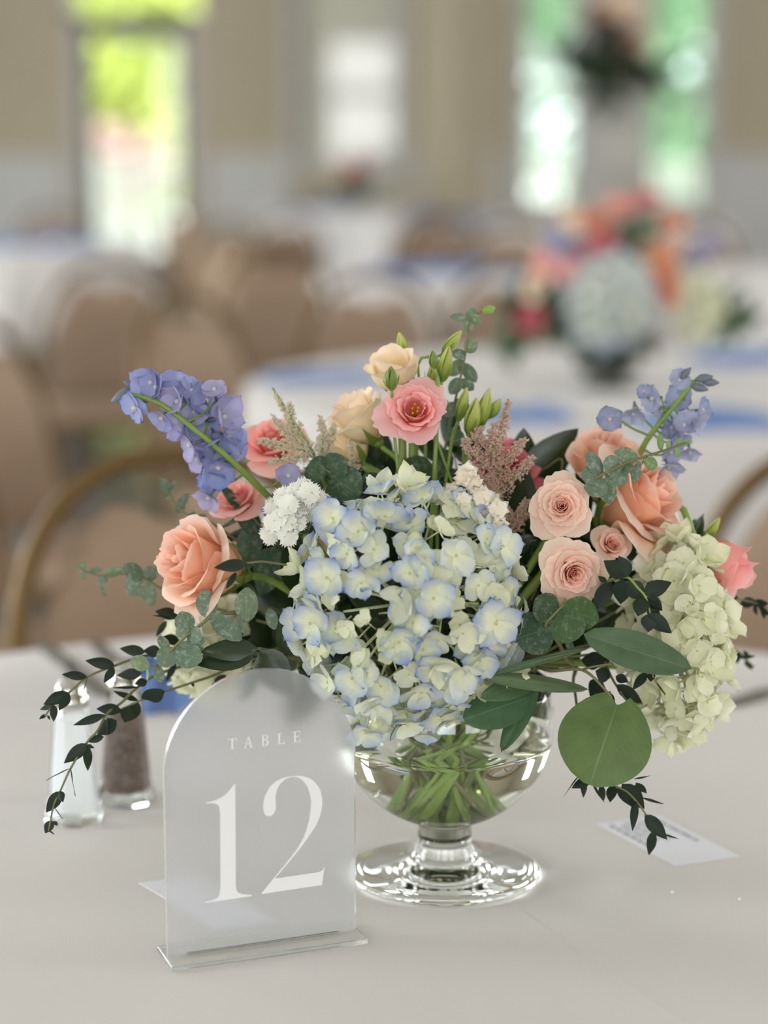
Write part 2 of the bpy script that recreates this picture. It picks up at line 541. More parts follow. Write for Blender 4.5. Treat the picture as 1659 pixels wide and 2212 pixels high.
def leaf_cloud(name, mat, parent, n, cx_, cy_, cz, rx, ry, rz, size, seed):
    r = random.Random(seed); v, f = [], []
    for i in range(n):
        while True:
            p = Vector((r.uniform(-1, 1), r.uniform(-1, 1), r.uniform(-1, 1)))
            if .3 < p.length < 1 and noise.noise(p * 2.3 + Vector((seed, 0, 0))) > -.25: break
        c = Vector((cx_ + p.x * rx, cy_ + p.y * ry, cz + p.z * rz))
        q = Quaternion((r.gauss(0, 1), r.gauss(0, 1), r.gauss(0, 1), r.gauss(0, 1)))
        q.normalize(); s = size * r.uniform(.6, 1.3); k = len(v)
        for a in ((-.0, -1), (.55, 0), (0, 1), (-.55, 0)):
            v.append(c + q @ Vector((a[0] * s, a[1] * s, 0)))
        f.append((k, k + 1, k + 2, k + 3))
    o = part(name, v, f, mat, parent, smooth=False)
    o['kind'] = 'stuff'
    return o
def tree_mat(name, c1, c2):
    m, nt, b, o = new_mat(name)
    n = noise_tex(nt, 1.4, 3)
    c = mixc(nt, n, c1, c2)
    nt.links.new(c, b.inputs['Base Color']); b.inputs['Roughness'].default_value = .6
    translucent_mix(nt, b, o, c, .4)
    return m
tm_y = tree_mat('yellow_green_leaves', rgb(172, 188, 86), rgb(206, 212, 124))
tm_g = tree_mat('green_leaves', rgb(100, 138, 104), rgb(144, 176, 140))
tm_p = tree_mat('russet_leaves', rgb(172, 140, 142), rgb(196, 168, 160))
m_bark = plain('bark', rgb(92, 76, 62), .9, var=.3, scale=6)
def tree(label, x, y, z, rx, rz, mat, n, size, seed, name='tree'):
    t = empty(name, Matrix.Translation((x, y, -.6))); tag(t, label, 'tree' if name == 'tree' else 'shrub')
    part('trunk', *tube(spline([(0, 0, 0), (.1, 0, z * .5), (0, 0, z + .9)]), .16, .08, 8)[:2], m_bark, t)
    leaf_cloud('crown', mat, t, n, 0, 0, z + .6, rx, rx * .6, rz, size, seed)
tree('yellow green tree in sun beyond the deck railing', -3.3, 27, 2.2, 2.2, 2.0, tm_y, 7500, .16, 3)
tree('russet shrub low under the yellow green tree', -3.35, 24.5, .9, .8, .55, tm_p, 500, .12, 5, 'shrub')
tree('tall green tree overhanging the transom view', -4.2, 36, 5.6, 2.6, 1.8, tm_g, 2500, .2, 8)
tree('blue green tree outside the window next to the column', 2.5, 27, 3.0, 1.5, 2.6, tm_g, 1150, .26, 11)
tree('blue green tree outside the window beside bare tan wall', 4.6, 33, 2.0, 1.7, 2.3, tm_g, 900, .26, 13)

# ------------------------------------------------------------------ tables, cloths
def cloth_mat(name, main=False):
    m, nt, b, o = new_mat(name)
    n = noise_tex(nt, 900, 2); n2 = noise_tex(nt, 2.5, 3)
    c = mixc(nt, n2, rgb(215, 210, 206), rgb(226, 221, 218))
    nt.links.new(c, b.inputs['Base Color'])
    b.inputs['Roughness'].default_value = 0.8
    b.inputs['Specular IOR Level'].default_value = 0.25
    b.inputs['Sheen Weight'].default_value = 0.15
    h = mth(nt, 'MULTIPLY', n, 0.10)
    if main:
        tc = N(nt, 'ShaderNodeTexCoord'); sp = N(nt, 'ShaderNodeSeparateXYZ')
        nt.links.new(tc.outputs['Object'], sp.inputs[0])
        A, Bp = T(1105, 1955), T(1480, 2212)
        d = (Bp - A).normalized()
        for dirv, pt, amp in ((d, A, .55), (Vector((-d.y, d.x, 0)), T(1100, 1800), 0.2)):
            nx, ny = -dirv.y, dirv.x
            c0 = -(pt.x * nx + (pt.y) * ny)
            # object origin of the cloth is the table centre
            c0 += TC[0] * nx + TC[1] * ny
            dist = mth(nt, 'ABSOLUTE', mth(nt, 'ADD', mth(nt, 'ADD', mth(nt, 'MULTIPLY', sp.outputs[0], nx), mth(nt, 'MULTIPLY', sp.outputs[1], ny)), c0))
            rdg = mth(nt, 'MULTIPLY_ADD', dist, -260.0, 1.0, clamp=True)
            h = mth(nt, 'ADD', h, mth(nt, 'MULTIPLY', rdg, amp))
        h = mth(nt, 'ADD', h, mth(nt, 'MULTIPLY', noise_tex(nt, 9, 2), 1.3))
    bump(nt, b, h, 0.55, 0.0016)
    return m
TC = (0.0, 1.30)
m_cloth = cloth_mat('tablecloth_linen')
m_cloth_main = cloth_mat('main_tablecloth_linen', True)
m_wood = plain('plywood', rgb(150, 118, 84), .7, var=.15, scale=8)
m_leg = plain('dark_steel', rgb(50, 48, 46), .4, .8)
def round_table(x, y, R, clabel, tlabel, mat, waves=17, seed=1, drop=.60):
    r = random.Random(seed)
    t = empty('banquet_table', Matrix.Translation((x, y, 0))); tag(t, tlabel, 'table', 'round banquet tables')
    part('tabletop', *lathe([(0, .725), (R - .02, .725), (R - .012, .735), (R - .012, .748), (R - .02, .754), (0, .754)], 48), m_wood, t)
    for k in range(4):
        a = k * math.pi / 2 + .6
        part('leg', *tube([(math.cos(a) * R * .6, math.sin(a) * R * .6, 0), (math.cos(a) * R * .55, math.sin(a) * R * .55, .725)], .016, sides=8)[:2], m_leg, t)
    n = 160
    prof = [(0, 0), (R * .3, 0), (R * .6, 0), (R * .85, 0), (R - .006, 0), (R, -.004), (R + .004, -.012)]
    v, f = lathe([(a, TABLE_Z + b_) for a, b_ in prof], n)
    base = len(v) - n
    ph = r.uniform(0, 6)
    rows = 7
    for j in range(1, rows + 1):
        q = j / rows
        for k in range(n):
            a = 2 * math.pi * k / n
            wv = math.sin(waves * a + ph) * .5 + math.sin(waves * .53 * a + 2 * ph) * .35
            rr = R + .004 + q * .05 + wv * .035 * q ** .7
            v.append(Vector((rr * math.cos(a), rr * math.sin(a), TABLE_Z - .012 - drop * q)))
    for j in range(rows):
        for k in range(n):
            k2 = (k + 1) % n
            f.append((base + j * n + k, base + j * n + k2, base + (j + 1) * n + k2, base + (j + 1) * n + k))
    c = part('tablecloth', v, f, mat, None, M=Matrix.Translation((x, y, 0)))
    tag(c, clabel, 'tablecloth', 'white round tablecloths')
    return c
round_table(*TC, .76, 'white tablecloth under the glass vase and acrylic table sign', 'round table carrying the glass vase and acrylic sign', m_cloth_main, seed=2)
T2 = P(1325, 800, 4.2); T2 = (T2.x, 4.2)
round_table(*T2, .76, 'white tablecloth under the second, blurred low flower arrangement', 'round table carrying the second low flower arrangement', m_cloth, seed=3)
def tpos(px, Y): return ((px - CX) / F * Y, Y)
T3 = tpos(40, 9.6); T4 = tpos(1015, 7.7); T5 = tpos(745, 15.0); T6 = tpos(1860, 7.6); T7 = tpos(935, 13.4); T8 = tpos(1345, 12.2)
round_table(*T3, .62, 'white tablecloth under a blurred table opposite the glass door', 'round table opposite the glass door', m_cloth, seed=4, drop=.40)
round_table(*T4, .58, 'white tablecloth with blue napkins between the second arrangement and the column', 'round table between the second arrangement and the column', m_cloth, seed=5)
round_table(*T5, .60, 'white tablecloth below the shaded window with a small flower arrangement', 'round table below the shaded window', m_cloth, seed=6)
round_table(*T6, .76, 'white tablecloth behind the second arrangement, towards the bare tan wall', 'round table towards the bare tan wall', m_cloth, seed=7)
round_table(*T7, .55, 'white tablecloth before the tan square column', 'round table before the tan square column', m_cloth, seed=8)
round_table(*T8, .60, 'white tablecloth carrying the tall raised flower stand', 'round table carrying the tall raised flower stand', m_cloth, seed=9)

# ------------------------------------------------------------------ banquet chairs
m_fab = plain('chair_fabric', rgb(160, 136, 114), .85, var=.10, scale=30, bumps=(300, .2, .001))
m_rear = m_fab
m_frame = plain('chair_frame_bronze', rgb(112, 88, 52), .42, .55, var=.1, scale=10)
def arch_path(wb, wt, z0, z1, n=16, tilt=0.2):
    """frame hoop: up one side, round over the top, down the other"""
    pts = [(-wb, 0, z0), (-wb * 1.01, 0, z0 + (z1 - z0) * .35), (-wt, 0, z0 + (z1 - z0) * .5)]
    for k in range(1, n):
        a = math.pi - math.pi * k / n
        ca, sa = math.cos(a), math.sin(a)
        pts.append((wt * math.copysign(abs(ca) ** .85, ca), 0, z0 + (z1 - z0) * (.5 + .5 * sa ** .88)))
    pts += [(wt, 0, z0 + (z1 - z0) * .5), (wb * 1.01, 0, z0 + (z1 - z0) * .35), (wb, 0, z0)]
    return [Vector((x, -.19 - (z - .42) * tilt, z)) for x, y, z in pts]
_ch = {}
def chair_meshes():
    if _ch: return _ch
    tl = .2
    _ch['back_frame'] = make_mesh('back_frame', *tube(spline(arch_path(.205, .2, .40, .93, tilt=tl), 3), .0135, sides=8)[:2], m_frame)
    # padded back inside the hoop, its top edge dipping under a hand gap
    def pad(side):
        def fn(u, v_):
            x = u * (.186 - .004 * v_)
            top = .902 - .21 * abs(u) ** 2.6 - .055 * math.cos(min(1, abs(u) * 1.8) * math.pi / 2) ** 2
            z = .50 + (top - .50) * v_
            e = max(abs(u), abs(2 * v_ - 1))
            th = .022 * math.sqrt(max(0, 1 - e ** 6)) * side
            return Vector((x, -.19 - (z - .42) * tl + th, z))
        return fn
    _ch['backrest'] = make_mesh('backrest', *grid(pad(1), 14, 12)[:2], m_fab)
    vv, ff, uu = grid(pad(-1), 14, 12)
    _ch['rear_panel'] = make_mesh('rear_panel', vv, [q[::-1] for q in ff], m_rear)
    def cush(side):
        def fn(u, v_):
            y = -.20 + .42 * v_
            x = u * (.20 + .02 * v_)
            e = max(abs(u), abs(2 * v_ - 1))
            return Vector((x, y, .425 + (.052 if side > 0 else -.012) * math.sqrt(max(0, 1 - e ** 6))))
        return fn
    mb = MB(); mb.add(*grid(cush(1), 12, 12)[:2]); vv, ff, uu = grid(cush(-1), 12, 12); mb.add(vv, [q[::-1] for q in ff])
    _ch['seat'] = make_mesh('seat', mb.v, mb.f, m_fab)
    _ch['seat_frame'] = make_mesh('seat_frame', *tube([(-.2, -.2, .408), (.2, -.2, .408), (.215, .21, .408), (-.215, .21, .408), (-.2, -.2, .408)], .012, sides=6)[:2], m_frame)
    for s in (-1, 1):
        _ch['leg_f%d' % s] = make_mesh('leg', *tube([(.21 * s, .2, .41), (.215 * s, .235, 0)], .0125, .0105, 8)[:2], m_frame)
        _ch['leg_r%d' % s] = make_mesh('leg', *tube([(.205 * s, -.186, .41), (.205 * s, -.26, 0)], .0125, .0105, 8)[:2], m_frame)
    return _ch
def chair(x, y, face, label, tip=0.0, scale=1.0, group='banquet chairs at the round tables'):
    M = Matrix.Translation((x, y, 0)) @ Matrix.Rotation(face, 4, 'Z') @ Matrix.Diagonal((1, 1, .955, 1))
    if tip: M = M @ Matrix.Translation((0, .235, 0)) @ Matrix.Rotation(-tip, 4, 'X') @ Matrix.Translation((0, -.235, 0))
    t = empty('banquet_chair', M); tag(t, label, 'chair', group)
    for k, me in chair_meshes().items():
        ob('leg' if k.startswith('leg') else k, me, t)
    return t
def facing(x, y, tx, ty): return math.atan2(ty - y, tx - x) - math.pi / 2
def chair_px(px, Y, target, label, turn=0, tip=0):
    x = (px - CX) / F * Y
    return chair(x, Y, facing(x, Y, *target) + R_(turn), label, tip)
chair_px(488, 2.13, TC, 'tan chair with bronze hoop drawn up behind the salt and pepper shakers', 6)
chair_px(1668, 2.2, TC, 'tan chair with bronze hoop behind the far pink bell flower', -8)
chair_px(232, 4.05, (2.0, 3.2), 'tan chair turned edge-on, its pale back slanting beside the violet delphinium', 0)
chair_px(125, 3.2, (2.0, 2.4), 'tan chair turned edge-on, its pale back slanting before another slanting chair', 0)
chair_px(595, 4.75, T2, 'tan chair across the second flower table, turned towards its flowers', 0)
chair_px(215, 6.4, T3, 'chair seen from behind, standing between the glass door and the delphinium', 0)
chair_px(105, 10.6, T3, 'small far chair behind the table opposite the glass door')
chair_px(350, 7.9, (-1.7, 8.6), 'tan chair with its seat in view under the glass door', 60)
chair_px(415, 9.0, (-2.2, 8.0), 'brown chair sideways on, beside the glass door view', 20)
chair_px(585, 10.4, T5, 'tan chair between the glass door and the shaded window table', 25)
chair_px(600, 7.2, (0.4, 8.2), 'brown chair seen edge-on beside the slanting pale chair edge', 40)
chair_px(480, 11.6, T5, 'far brown chair left empty between door and shaded window', -40)
chair_px(855, 11.2, T5, 'tan chair standing between the shaded window table and the column', 30)
chair_px(930, 10.0, T7, 'tan chair before the column with its padded back to the viewer', 15)
chair_px(1110, 8.9, T4, 'brown chair behind the table with blue napkins, below the first tall window', 10)
chair_px(1050, 6.4, T4, 'tan chair in front of the table with blue napkins', 12)
chair_px(1580, 8.8, T6, 'tan chair behind the second arrangement, below the bare tan wall', 10)
chair_px(1470, 9.7, T6, 'brown chair half hidden by the second arrangement', 35)
chair_px(760, 5.9, (0.2, 6.9), 'tan chair in the gap behind the napkin of the second table', 30)

# ================================================================== THINGS ON THE MAIN TABLE
# ------------------------------------------------------------------ acrylic arch sign
BASE_T = 0.0035
sl, sr = T(361, 2066, TABLE_Z + BASE_T), T(767, 2008, TABLE_Z + BASE_T)
s_w = (sr - sl).length
s_ang = math.atan2(sr.y - sl.y, sr.x - sl.x)
s_mid = (sl + sr) / 2
s_h = P(561, 1447, s_mid.y).z - (TABLE_Z + BASE_T)
SM = Matrix.Translation((s_mid.x, s_mid.y, TABLE_Z + .0006)) @ Matrix.Rotation(s_ang, 4, 'Z')
SMi = SM.inverted()
def on_sign(px, py):              # photo point on the face of the plate -> plate x, z
    d = ray(px, py); o_ = Vector((0, 0, CAM_Z))
    n = SM.to_3x3() @ Vector((0, -1, 0))
    p = o_ + d * ((SM.translation - o_).dot(n) / d.dot(n))
    q = SMi @ p
    return (q.x, q.z)
m_fr, nt, b, o = new_mat('frosted_acrylic')
b.inputs['Base Color'].default_value = (0.84, 0.85, 0.86, 1)
b.inputs['Roughness'].default_value = 0.27
b.inputs['Transmission Weight'].default_value = 0.86
b.inputs['IOR'].default_value = 1.3
fn_ = noise_tex(nt, 2500, 2)
bump(nt, b, fn_, 0.08, 0.0003)
m_acr, nt, b, o = new_mat('clear_acrylic')
b.inputs['Base Color'].default_value = (0.97, 0.97, 0.94, 1)
b.inputs['Roughness'].default_value = 0.08
b.inputs['Transmission Weight'].default_value = 0.9
b.inputs['IOR'].default_value = 1.42
m_vinyl = plain('white_vinyl', rgb(232, 232, 232), .5)
sign = empty('table_sign', SM)
tag(sign, 'frosted acrylic arch sign reading TABLE 12 on a clear slotted base', 'sign')
hw = s_w / 2
arch = [(-hw, BASE_T * .2), (hw, BASE_T * .2), (hw, BASE_T + s_h - hw)]
for k in range(1, 40):
    a = math.pi * k / 40
    arch.append((hw * math.cos(a), BASE_T + s_h - hw + hw * math.sin(a)))
arch.append((-hw, BASE_T + s_h - hw))
v, f = prism(arch, 0.003, lambda x, y, d: Vector((x, .0015 - d, y)))
part('plate', v, f, m_fr, sign, smooth=False)
bl, br = hw + .0015, hw + .0015
bo = bevel_box('sign_base', (-hw - .002, hw + .002, -.0185, .0175, 0.0, BASE_T), .0005, m_acr, sign, seg=1, smooth=False)
part('slot', *box(-hw * .80, hw * .80, -.0032, -.0018, BASE_T, BASE_T + .0009), m_acr, sign, smooth=False)
Z7 = lambda x, y: on_sign(300 + x * 530 / 1659, 1430 + y * 700 / 2191)
def glyph(name, pts, smooth_n=0):
    pl = [Z7(*p) for p in pts]
    v, f = prism(pl, .0002, lambda x, y, d: Vector((x, -.0015 - d, y)))
    part(name, v, f, m_vinyl, sign, smooth=False)
def curve2(pts, n=5):
    return [(p.x, p.y) for p in spline([Vector((a, b_, 0)) for a, b_ in pts], n)]
one = [(641, 820), (646, 822), (648, 1000), (650, 1300), (650, 1500)] + curve2([(651, 1515), (660, 1545), (690, 1562), (760, 1569)]) + [(760, 1576), (438, 1623), (438, 1617)] \
    + curve2([(440, 1616), (500, 1602), (535, 1578), (546, 1525)]) + [(546, 1300), (544, 1020)] + curve2([(543, 1005), (535, 968), (505, 950), (452, 951)]) + [(450, 945)] + curve2([(452, 944), (510, 930), (575, 895), (612, 858), (641, 820)])[:-1]
glyph('digit_one', one)
outer = curve2([(835, 985), (838, 940), (855, 885), (897, 822), (960, 782), (1040, 766), (1110, 769), (1172, 796), (1215, 850), (1234, 925), (1230, 990), (1208, 1065), (1172, 1130), (1115, 1212), (1060, 1285), (915, 1458)], 4)
bar = [(1150, 1424)] + curve2([(1180, 1420), (1220, 1411), (1240, 1398), (1250, 1381)], 3) + [(1232, 1502), (820, 1563)]
inner = curve2([(822, 1560), (940, 1416), (1050, 1278), (1108, 1180), (1143, 1075), (1158, 960), (1151, 890), (1126, 826), (1085, 783), (1040, 772), (985, 787), (938, 838), (919, 900), (921, 960), (915, 1005), (895, 1030), (870, 1037), (846, 1024), (836, 990)], 4)[1:]
glyph('digit_two', outer + bar + inner)
def letter(name, x0, y0, x1, y1, skew, strokes):
    """unit strokes (0..1, y up) dropped into the slanted box of the photo letter"""
    mb = MB()
    for pts in strokes:
        pl = [Z7(x0 + (x1 - x0) * a, y1 + (y0 - y1) * b_ - skew * (a - .5)) for a, b_ in pts]
        mb.add(*prism(pl, .0002, lambda x, y, d: Vector((x, -.0015 - d, y))))
    mb.build(name, m_vinyl, sign, smooth=False)
def rc(a0, a1, b0, b1): return [(a0, b0), (a1, b0), (a1, b1), (a0, b1)]
def bowl(x0, x1, b0, b1, th):
    n = 10; rr = (b1 - b0) / 2; cyy = (b0 + b1) / 2
    o_ = [(x0 + (x1 - x0) * math.cos(-math.pi / 2 + math.pi * k / n), cyy + rr * math.sin(-math.pi / 2 + math.pi * k / n)) for k in range(n + 1)]
    i_ = [(x0 + (x1 - x0 - th) * math.cos(-math.pi / 2 + math.pi * k / n), cyy + (rr - .05) * math.sin(-math.pi / 2 + math.pi * k / n)) for k in range(n + 1)]
    return [[o_[k], o_[k + 1], i_[k + 1], i_[k]] for k in range(n)]
letter('letter_t', 595, 512, 658, 585, 8, [rc(.41, .59, .0, .95), rc(0, 1, .94, 1), rc(.27, .73, 0, .04), [(0, .76), (.05, .76), (.10, .94), (.02, .94)], [(.95, .76), (1, .76), (.98, .94), (.90, .94)]])
letter('letter_a', 705, 500, 766, 575, 8, [[(.06, .02), (.14, .02), (.53, .97), (.46, 1)], [(.70, .02), (.90, .02), (.55, 1), (.46, 1)], rc(.24, .74, .32, .38), rc(0, .28, 0, .035), rc(.60, 1, 0, .035)])
letter('letter_b', 822, 488, 873, 562, 6, [rc(.14, .34, 0, 1), rc(0, .50, 0, .045), rc(0, .45, .955, 1), rc(.3, .5, .50, .55)] + bowl(.45, .90, .50, 1.0, .2) + bowl(.48, 1.0, 0, .55, .22))
letter('letter_l', 930, 476, 982, 550, 6, [rc(.16, .37, 0, 1), rc(0, .54, .96, 1), rc(0, .97, 0, .05), [(.86, .05), (.97, .05), (1, .26), (.95, .26)]])
letter('letter_e', 1036, 463, 1088, 538, 6, [rc(.16, .37, 0, 1), rc(0, .92, .95, 1), rc(0, .97, 0, .05), rc(.3, .75, .49, .545), rc(.72, .77, .38, .66), [(.84, .95), (.92, .95), (.94, .77), (.89, .77)], [(.86, .05), (.97, .05), (1, .26), (.95, .26)]])

# ------------------------------------------------------------------ footed glass bowl with water
m_glass = glass_mat('clear_glass', (0.985, 0.99, 0.985, 1), 1.47)
m_water = glass_mat('water_clear', (0.97, 0.975, 0.93, 1), 1.33)
BC = B(961, 1552).z - TABLE_Z                # height of the bowl's centre above the table
BR = 245 * PX * 1.0                          # bowl radius
def bowl_pt(r, a): return (r * math.cos(a), BC + r * math.sin(a))
NECK_R = 0.0185
a_bot = -math.acos(NECK_R / BR)
RIM_A = math.asin(min(.9, (B(961, 1478).z - TABLE_Z - BC) / BR))
prof = [(0, .0015), (.045, .001), (.063, 0.0), (.0662, .0012), (.0665, .0028), (.064, .0045), (.052, .0066), (.036, .0088), (.024, .0115), (.0205, .0145), (.0205, .0175), (NECK_R, .021)]
zb = bowl_pt(BR, a_bot)[1]
prof += [(NECK_R, .021 + (zb - .021) * k / 4) for k in range(1, 4)]
prof += [bowl_pt(BR, a_bot + (RIM_A - a_bot) * k / 26) for k in range(27)]
ir = BR - .0022
prof += [(bowl_pt(BR - .0011, RIM_A)[0], bowl_pt(BR, RIM_A)[1] + .0008)]
a_in = -math.acos((NECK_R - .004) / ir)
prof += [bowl_pt(ir, RIM_A + (a_in - RIM_A) * k / 26) for k in range(27)]
prof += [(NECK_R - .004, zb - .012), (NECK_R - .005, .034), (.009, .0275), (0, .0265)]
VM = Matrix.Translation((VASE.x, VASE.y, TABLE_Z + .0006))
v, f = lathe(prof, 96)
vase = part('glass_vase', v, f, m_glass, None, M=VM)
tag(vase, 'clear footed glass bowl vase holding the flower stems', 'vase')
w_r = ir + .0005
WATER = B(961, 1590).z - TABLE_Z
a_w = math.asin((WATER - BC) / w_r)
a_in2 = -math.acos((NECK_R - .0036) / w_r)
wp = [(0, .0262), (.009, .0272), (NECK_R - .0046, .0338), (NECK_R - .0036, zb - .012)] + [bowl_pt(w_r, a_in2 + (a_w - a_in2) * k / 22) for k in range(23)]
wp += [(w_r * math.cos(a_w) * .8, WATER), (w_r * math.cos(a_w) * .4, WATER), (0, WATER)]
v, f = lathe(wp, 72)
tag(part('vase_water', v, f, m_water, None, M=VM), 'clear pale water filling the lower half of the glass bowl vase', 'water')

# ------------------------------------------------------------------ salt and pepper shakers
m_sglass = glass_mat('shaker_glass', (0.97, 0.985, 0.98, 1), 1.45)
m_chrome = plain('chrome', rgb(214, 212, 208), .12, 1.0)
m_salt = plain('salt_grains', rgb(250, 250, 252), .9, var=.03, scale=900)
mp, nt, b, o = new_mat('ground_pepper')
c = ramp(nt, noise_tex(nt, 420, 4, rough=.7), [(0.32, rgb(52, 42, 38)), (0.5, rgb(112, 92, 82)), (0.66, rgb(168, 150, 136))])
nt.links.new(c, b.inputs['Base Color']); b.inputs['Roughness'].default_value = .9
def poly_lathe(prof, sides, rot=0):
    v, f = lathe(prof, sides)
    M = Matrix.Rotation(rot, 3, 'Z')
    return [M @ x for x in v], f
def shaker(px, py, topy, basehalf, contents, label, turn):
    p = T(px, py)
    h = P(px, topy, p.y).z - TABLE_Z
    rb = basehalf / F * p.y
    t = empty('salt_shaker' if contents is m_salt else 'pepper_shaker', Matrix.Translation(p + Vector((0, 0, .0006)))); tag(t, label, 'shaker', 'salt and pepper set')
    hb = h * .80
    pr = [(0, .0004), (rb * .92, 0), (rb, .002), (rb, .007), (rb * .93, .011), (rb * .86, .018), (rb * .62, hb * .93), (rb * .52, hb), (0, hb)]
    part('glass_body', *poly_lathe(pr, 8, turn), m_sglass, t, smooth=False)
    pc = [(0, .0085), (rb * .66, .0085), (rb * .64, .016), (rb * .42, hb * (.90 if contents is m_salt else .80)), (0, hb * (.90 if contents is m_salt else .80))]
    part('salt' if contents is m_salt else 'pepper', *poly_lathe(pc, 8, turn), contents, t, smooth=False)
    pr = [(0, hb + .0002), (rb * .60, hb + .0002), (rb * .62, hb + .003), (rb * .62, hb + h * .07), (rb * .52, hb + h * .085), (rb * .54, hb + h * .12), (rb * .44, h * .985 - .004), (rb * .25, h * .998), (0, h)]
    cap = part('cap', *lathe(pr, 20), m_chrome, t)
    hole = make_mesh('hole', *lathe([(.0012, 0), (.0009, .0004), (0, .0004)], 8), m_leg)
    for k in range(6):
        a = k * math.pi / 3
        ob('hole', hole, cap, Matrix.Translation((math.cos(a) * rb * .2, math.sin(a) * rb * .2, h * .9975)))
    return t
shaker(160, 1772, 1462, 66, m_salt, 'glass salt shaker with chrome cap, filled with white salt', R_(22.5))
shaker(274, 1730, 1428, 64, mp, 'glass pepper shaker with chrome cap, filled with brown pepper', R_(10))

# ------------------------------------------------------------------ paper cards (their square codes are left blank)
m_paper = plain('card_paper', rgb(240, 240, 248), .6)
m_ink = plain('grey_ink', rgb(128, 126, 140), .7)
def card(corners, label, lines):
    q = [T(*c_) for c_ in corners]
    o0 = q[0]; ex = q[3] - q[0]; ey = q[1] - q[0]      # ex: long side, ey: short side
    t = empty('paper_card', Matrix.Translation(o0)); tag(t, label, 'card', 'small printed cards on the table')
    v = []
    for z in (.0003, .0008):
        v += [Vector((0, 0, z)), ex + Vector((0, 0, z)), ex + ey + Vector((0, 0, z)), ey + Vector((0, 0, z))]
    f = [(3, 2, 1, 0), (4, 5, 6, 7), (0, 1, 5, 4), (1, 2, 6, 5), (2, 3, 7, 6), (3, 0, 4, 7)]
    part('sheet', v, f, m_paper, t, smooth=False)
    for a0, a1, b0, b1 in lines:
        vv = [ex * a + ey * b_ + Vector((0, 0, .00085)) for a, b_ in ((a0, b0), (a1, b0), (a1, b1), (a0, b1))]
        part('printed_line', vv, [(0, 1, 2, 3)], m_ink, t, smooth=False)
L = []
r = random.Random(4)
for row, (b0, a1) in enumerate(((.10, .60), (.24, .52), (.36, .50), (.47, .54), (.58, .50), (.82, .62))):
    a = .07 + .05 * (row % 2)
    while a < a1:
        wd = r.uniform(.05, .14)
        L.append((a, min(a + wd, a1), b0, b0 + (.055 if row in (0, 5) else .035))); a += wd + .022
card([(1289, 1781), (1423, 1763), (1584, 1852), (1458, 1871)], 'white printed card lying flat, clear of the sign, under trailing leaves', L)
card([(300, 1909), (425, 1893), (600, 1985), (470, 2010)], 'white printed card lying half behind the acrylic sign', [])

# ------------------------------------------------------------------ cutlery and napkins
m_steel = plain('cutlery_steel', rgb(150, 146, 140), .22, 1.0)
def flat_bar(name, pts, widths, th, mat, parent, M=None):
    pts = [Vector(p) for p in pts]; v, f = [], []
    n = len(pts)
    for i, p in enumerate(pts):
        t_ = (pts[min(i + 1, n - 1)] - pts[max(0, i - 1)]).normalized()
        s_ = Vector((0, 0, 1)).cross(t_).normalized() * widths[i] / 2
        for a, z in ((-1, 0), (1, 0), (1, th), (-1, th)): v.append(p + s_ * a + Vector((0, 0, z)))
    for i in range(n - 1):
        for k in range(4): f.append((i * 4 + k, i * 4 + (k + 1) % 4, (i + 1) * 4 + (k + 1) % 4, (i + 1) * 4 + k))
    f += [(3, 2, 1, 0), tuple((n - 1) * 4 + k for k in range(4))]
    return part(name, v, f, mat, parent, smooth=False, M=M)
def knife(a, b_, label):
    A, Bq = T(*a), T(*b_); L_ = (Bq - A).length
    t = empty('table_knife', Matrix.Translation(A) @ Matrix.Rotation(math.atan2((Bq - A).y, (Bq - A).x), 4, 'Z')); tag(t, label, 'knife', 'cutlery on the main table')
    flat_bar('handle', [(0, 0, .001), (L_ * .1, 0, .001), (L_ * .45, 0, .001)], [.012, .013, .010], .006, m_steel, t)
    flat_bar('blade', [(L_ * .45, 0, .002), (L_ * .55, 0, .002), (L_ * .9, 0, .001), (L_, .004, .001)], [.010, .019, .018, .003], .002, m_steel, t)
def fork(a, b_, label):
    A, Bq = T(*a), T(*b_); L_ = (Bq - A).length
    t = empty('table_fork', Matrix.Translation(A) @ Matrix.Rotation(math.atan2((Bq - A).y, (Bq - A).x), 4, 'Z')); tag(t, label, 'fork', 'cutlery on the main table')
    flat_bar('handle', [(0, 0, .001), (L_ * .3, 0, .001), (L_ * .6, 0, .004), (L_ * .68, 0, .004)], [.014, .011, .007, .02], .003, m_steel, t)
    for k in range(4):
        y = (k - 1.5) * .006
        flat_bar('tine', [(L_ * .67, y, .004), (L_ * .85, y, .001), (L_, y, .004)], [.0042, .0036, .002], .002, m_steel, t)
knife((95, 1402), (238, 1512), 'steel table knife pointing at the pepper shaker')
fork((205, 1392), (330, 1520), 'steel table fork between the pepper shaker and blue napkin')
knife((1760, 1470), (1568, 1528), 'steel table knife beyond the white hydrangea')
m_nap, nt, b, o = new_mat('napkin_blue')
c = mixc(nt, noise_tex(nt, 25, 3), rgb(88, 120, 180), rgb(126, 154, 208))
nt.links.new(c, b.inputs['Base Color']); b.inputs['Roughness'].default_value = .85
bump(nt, b, noise_tex(nt, 60, 2), .5, .004)
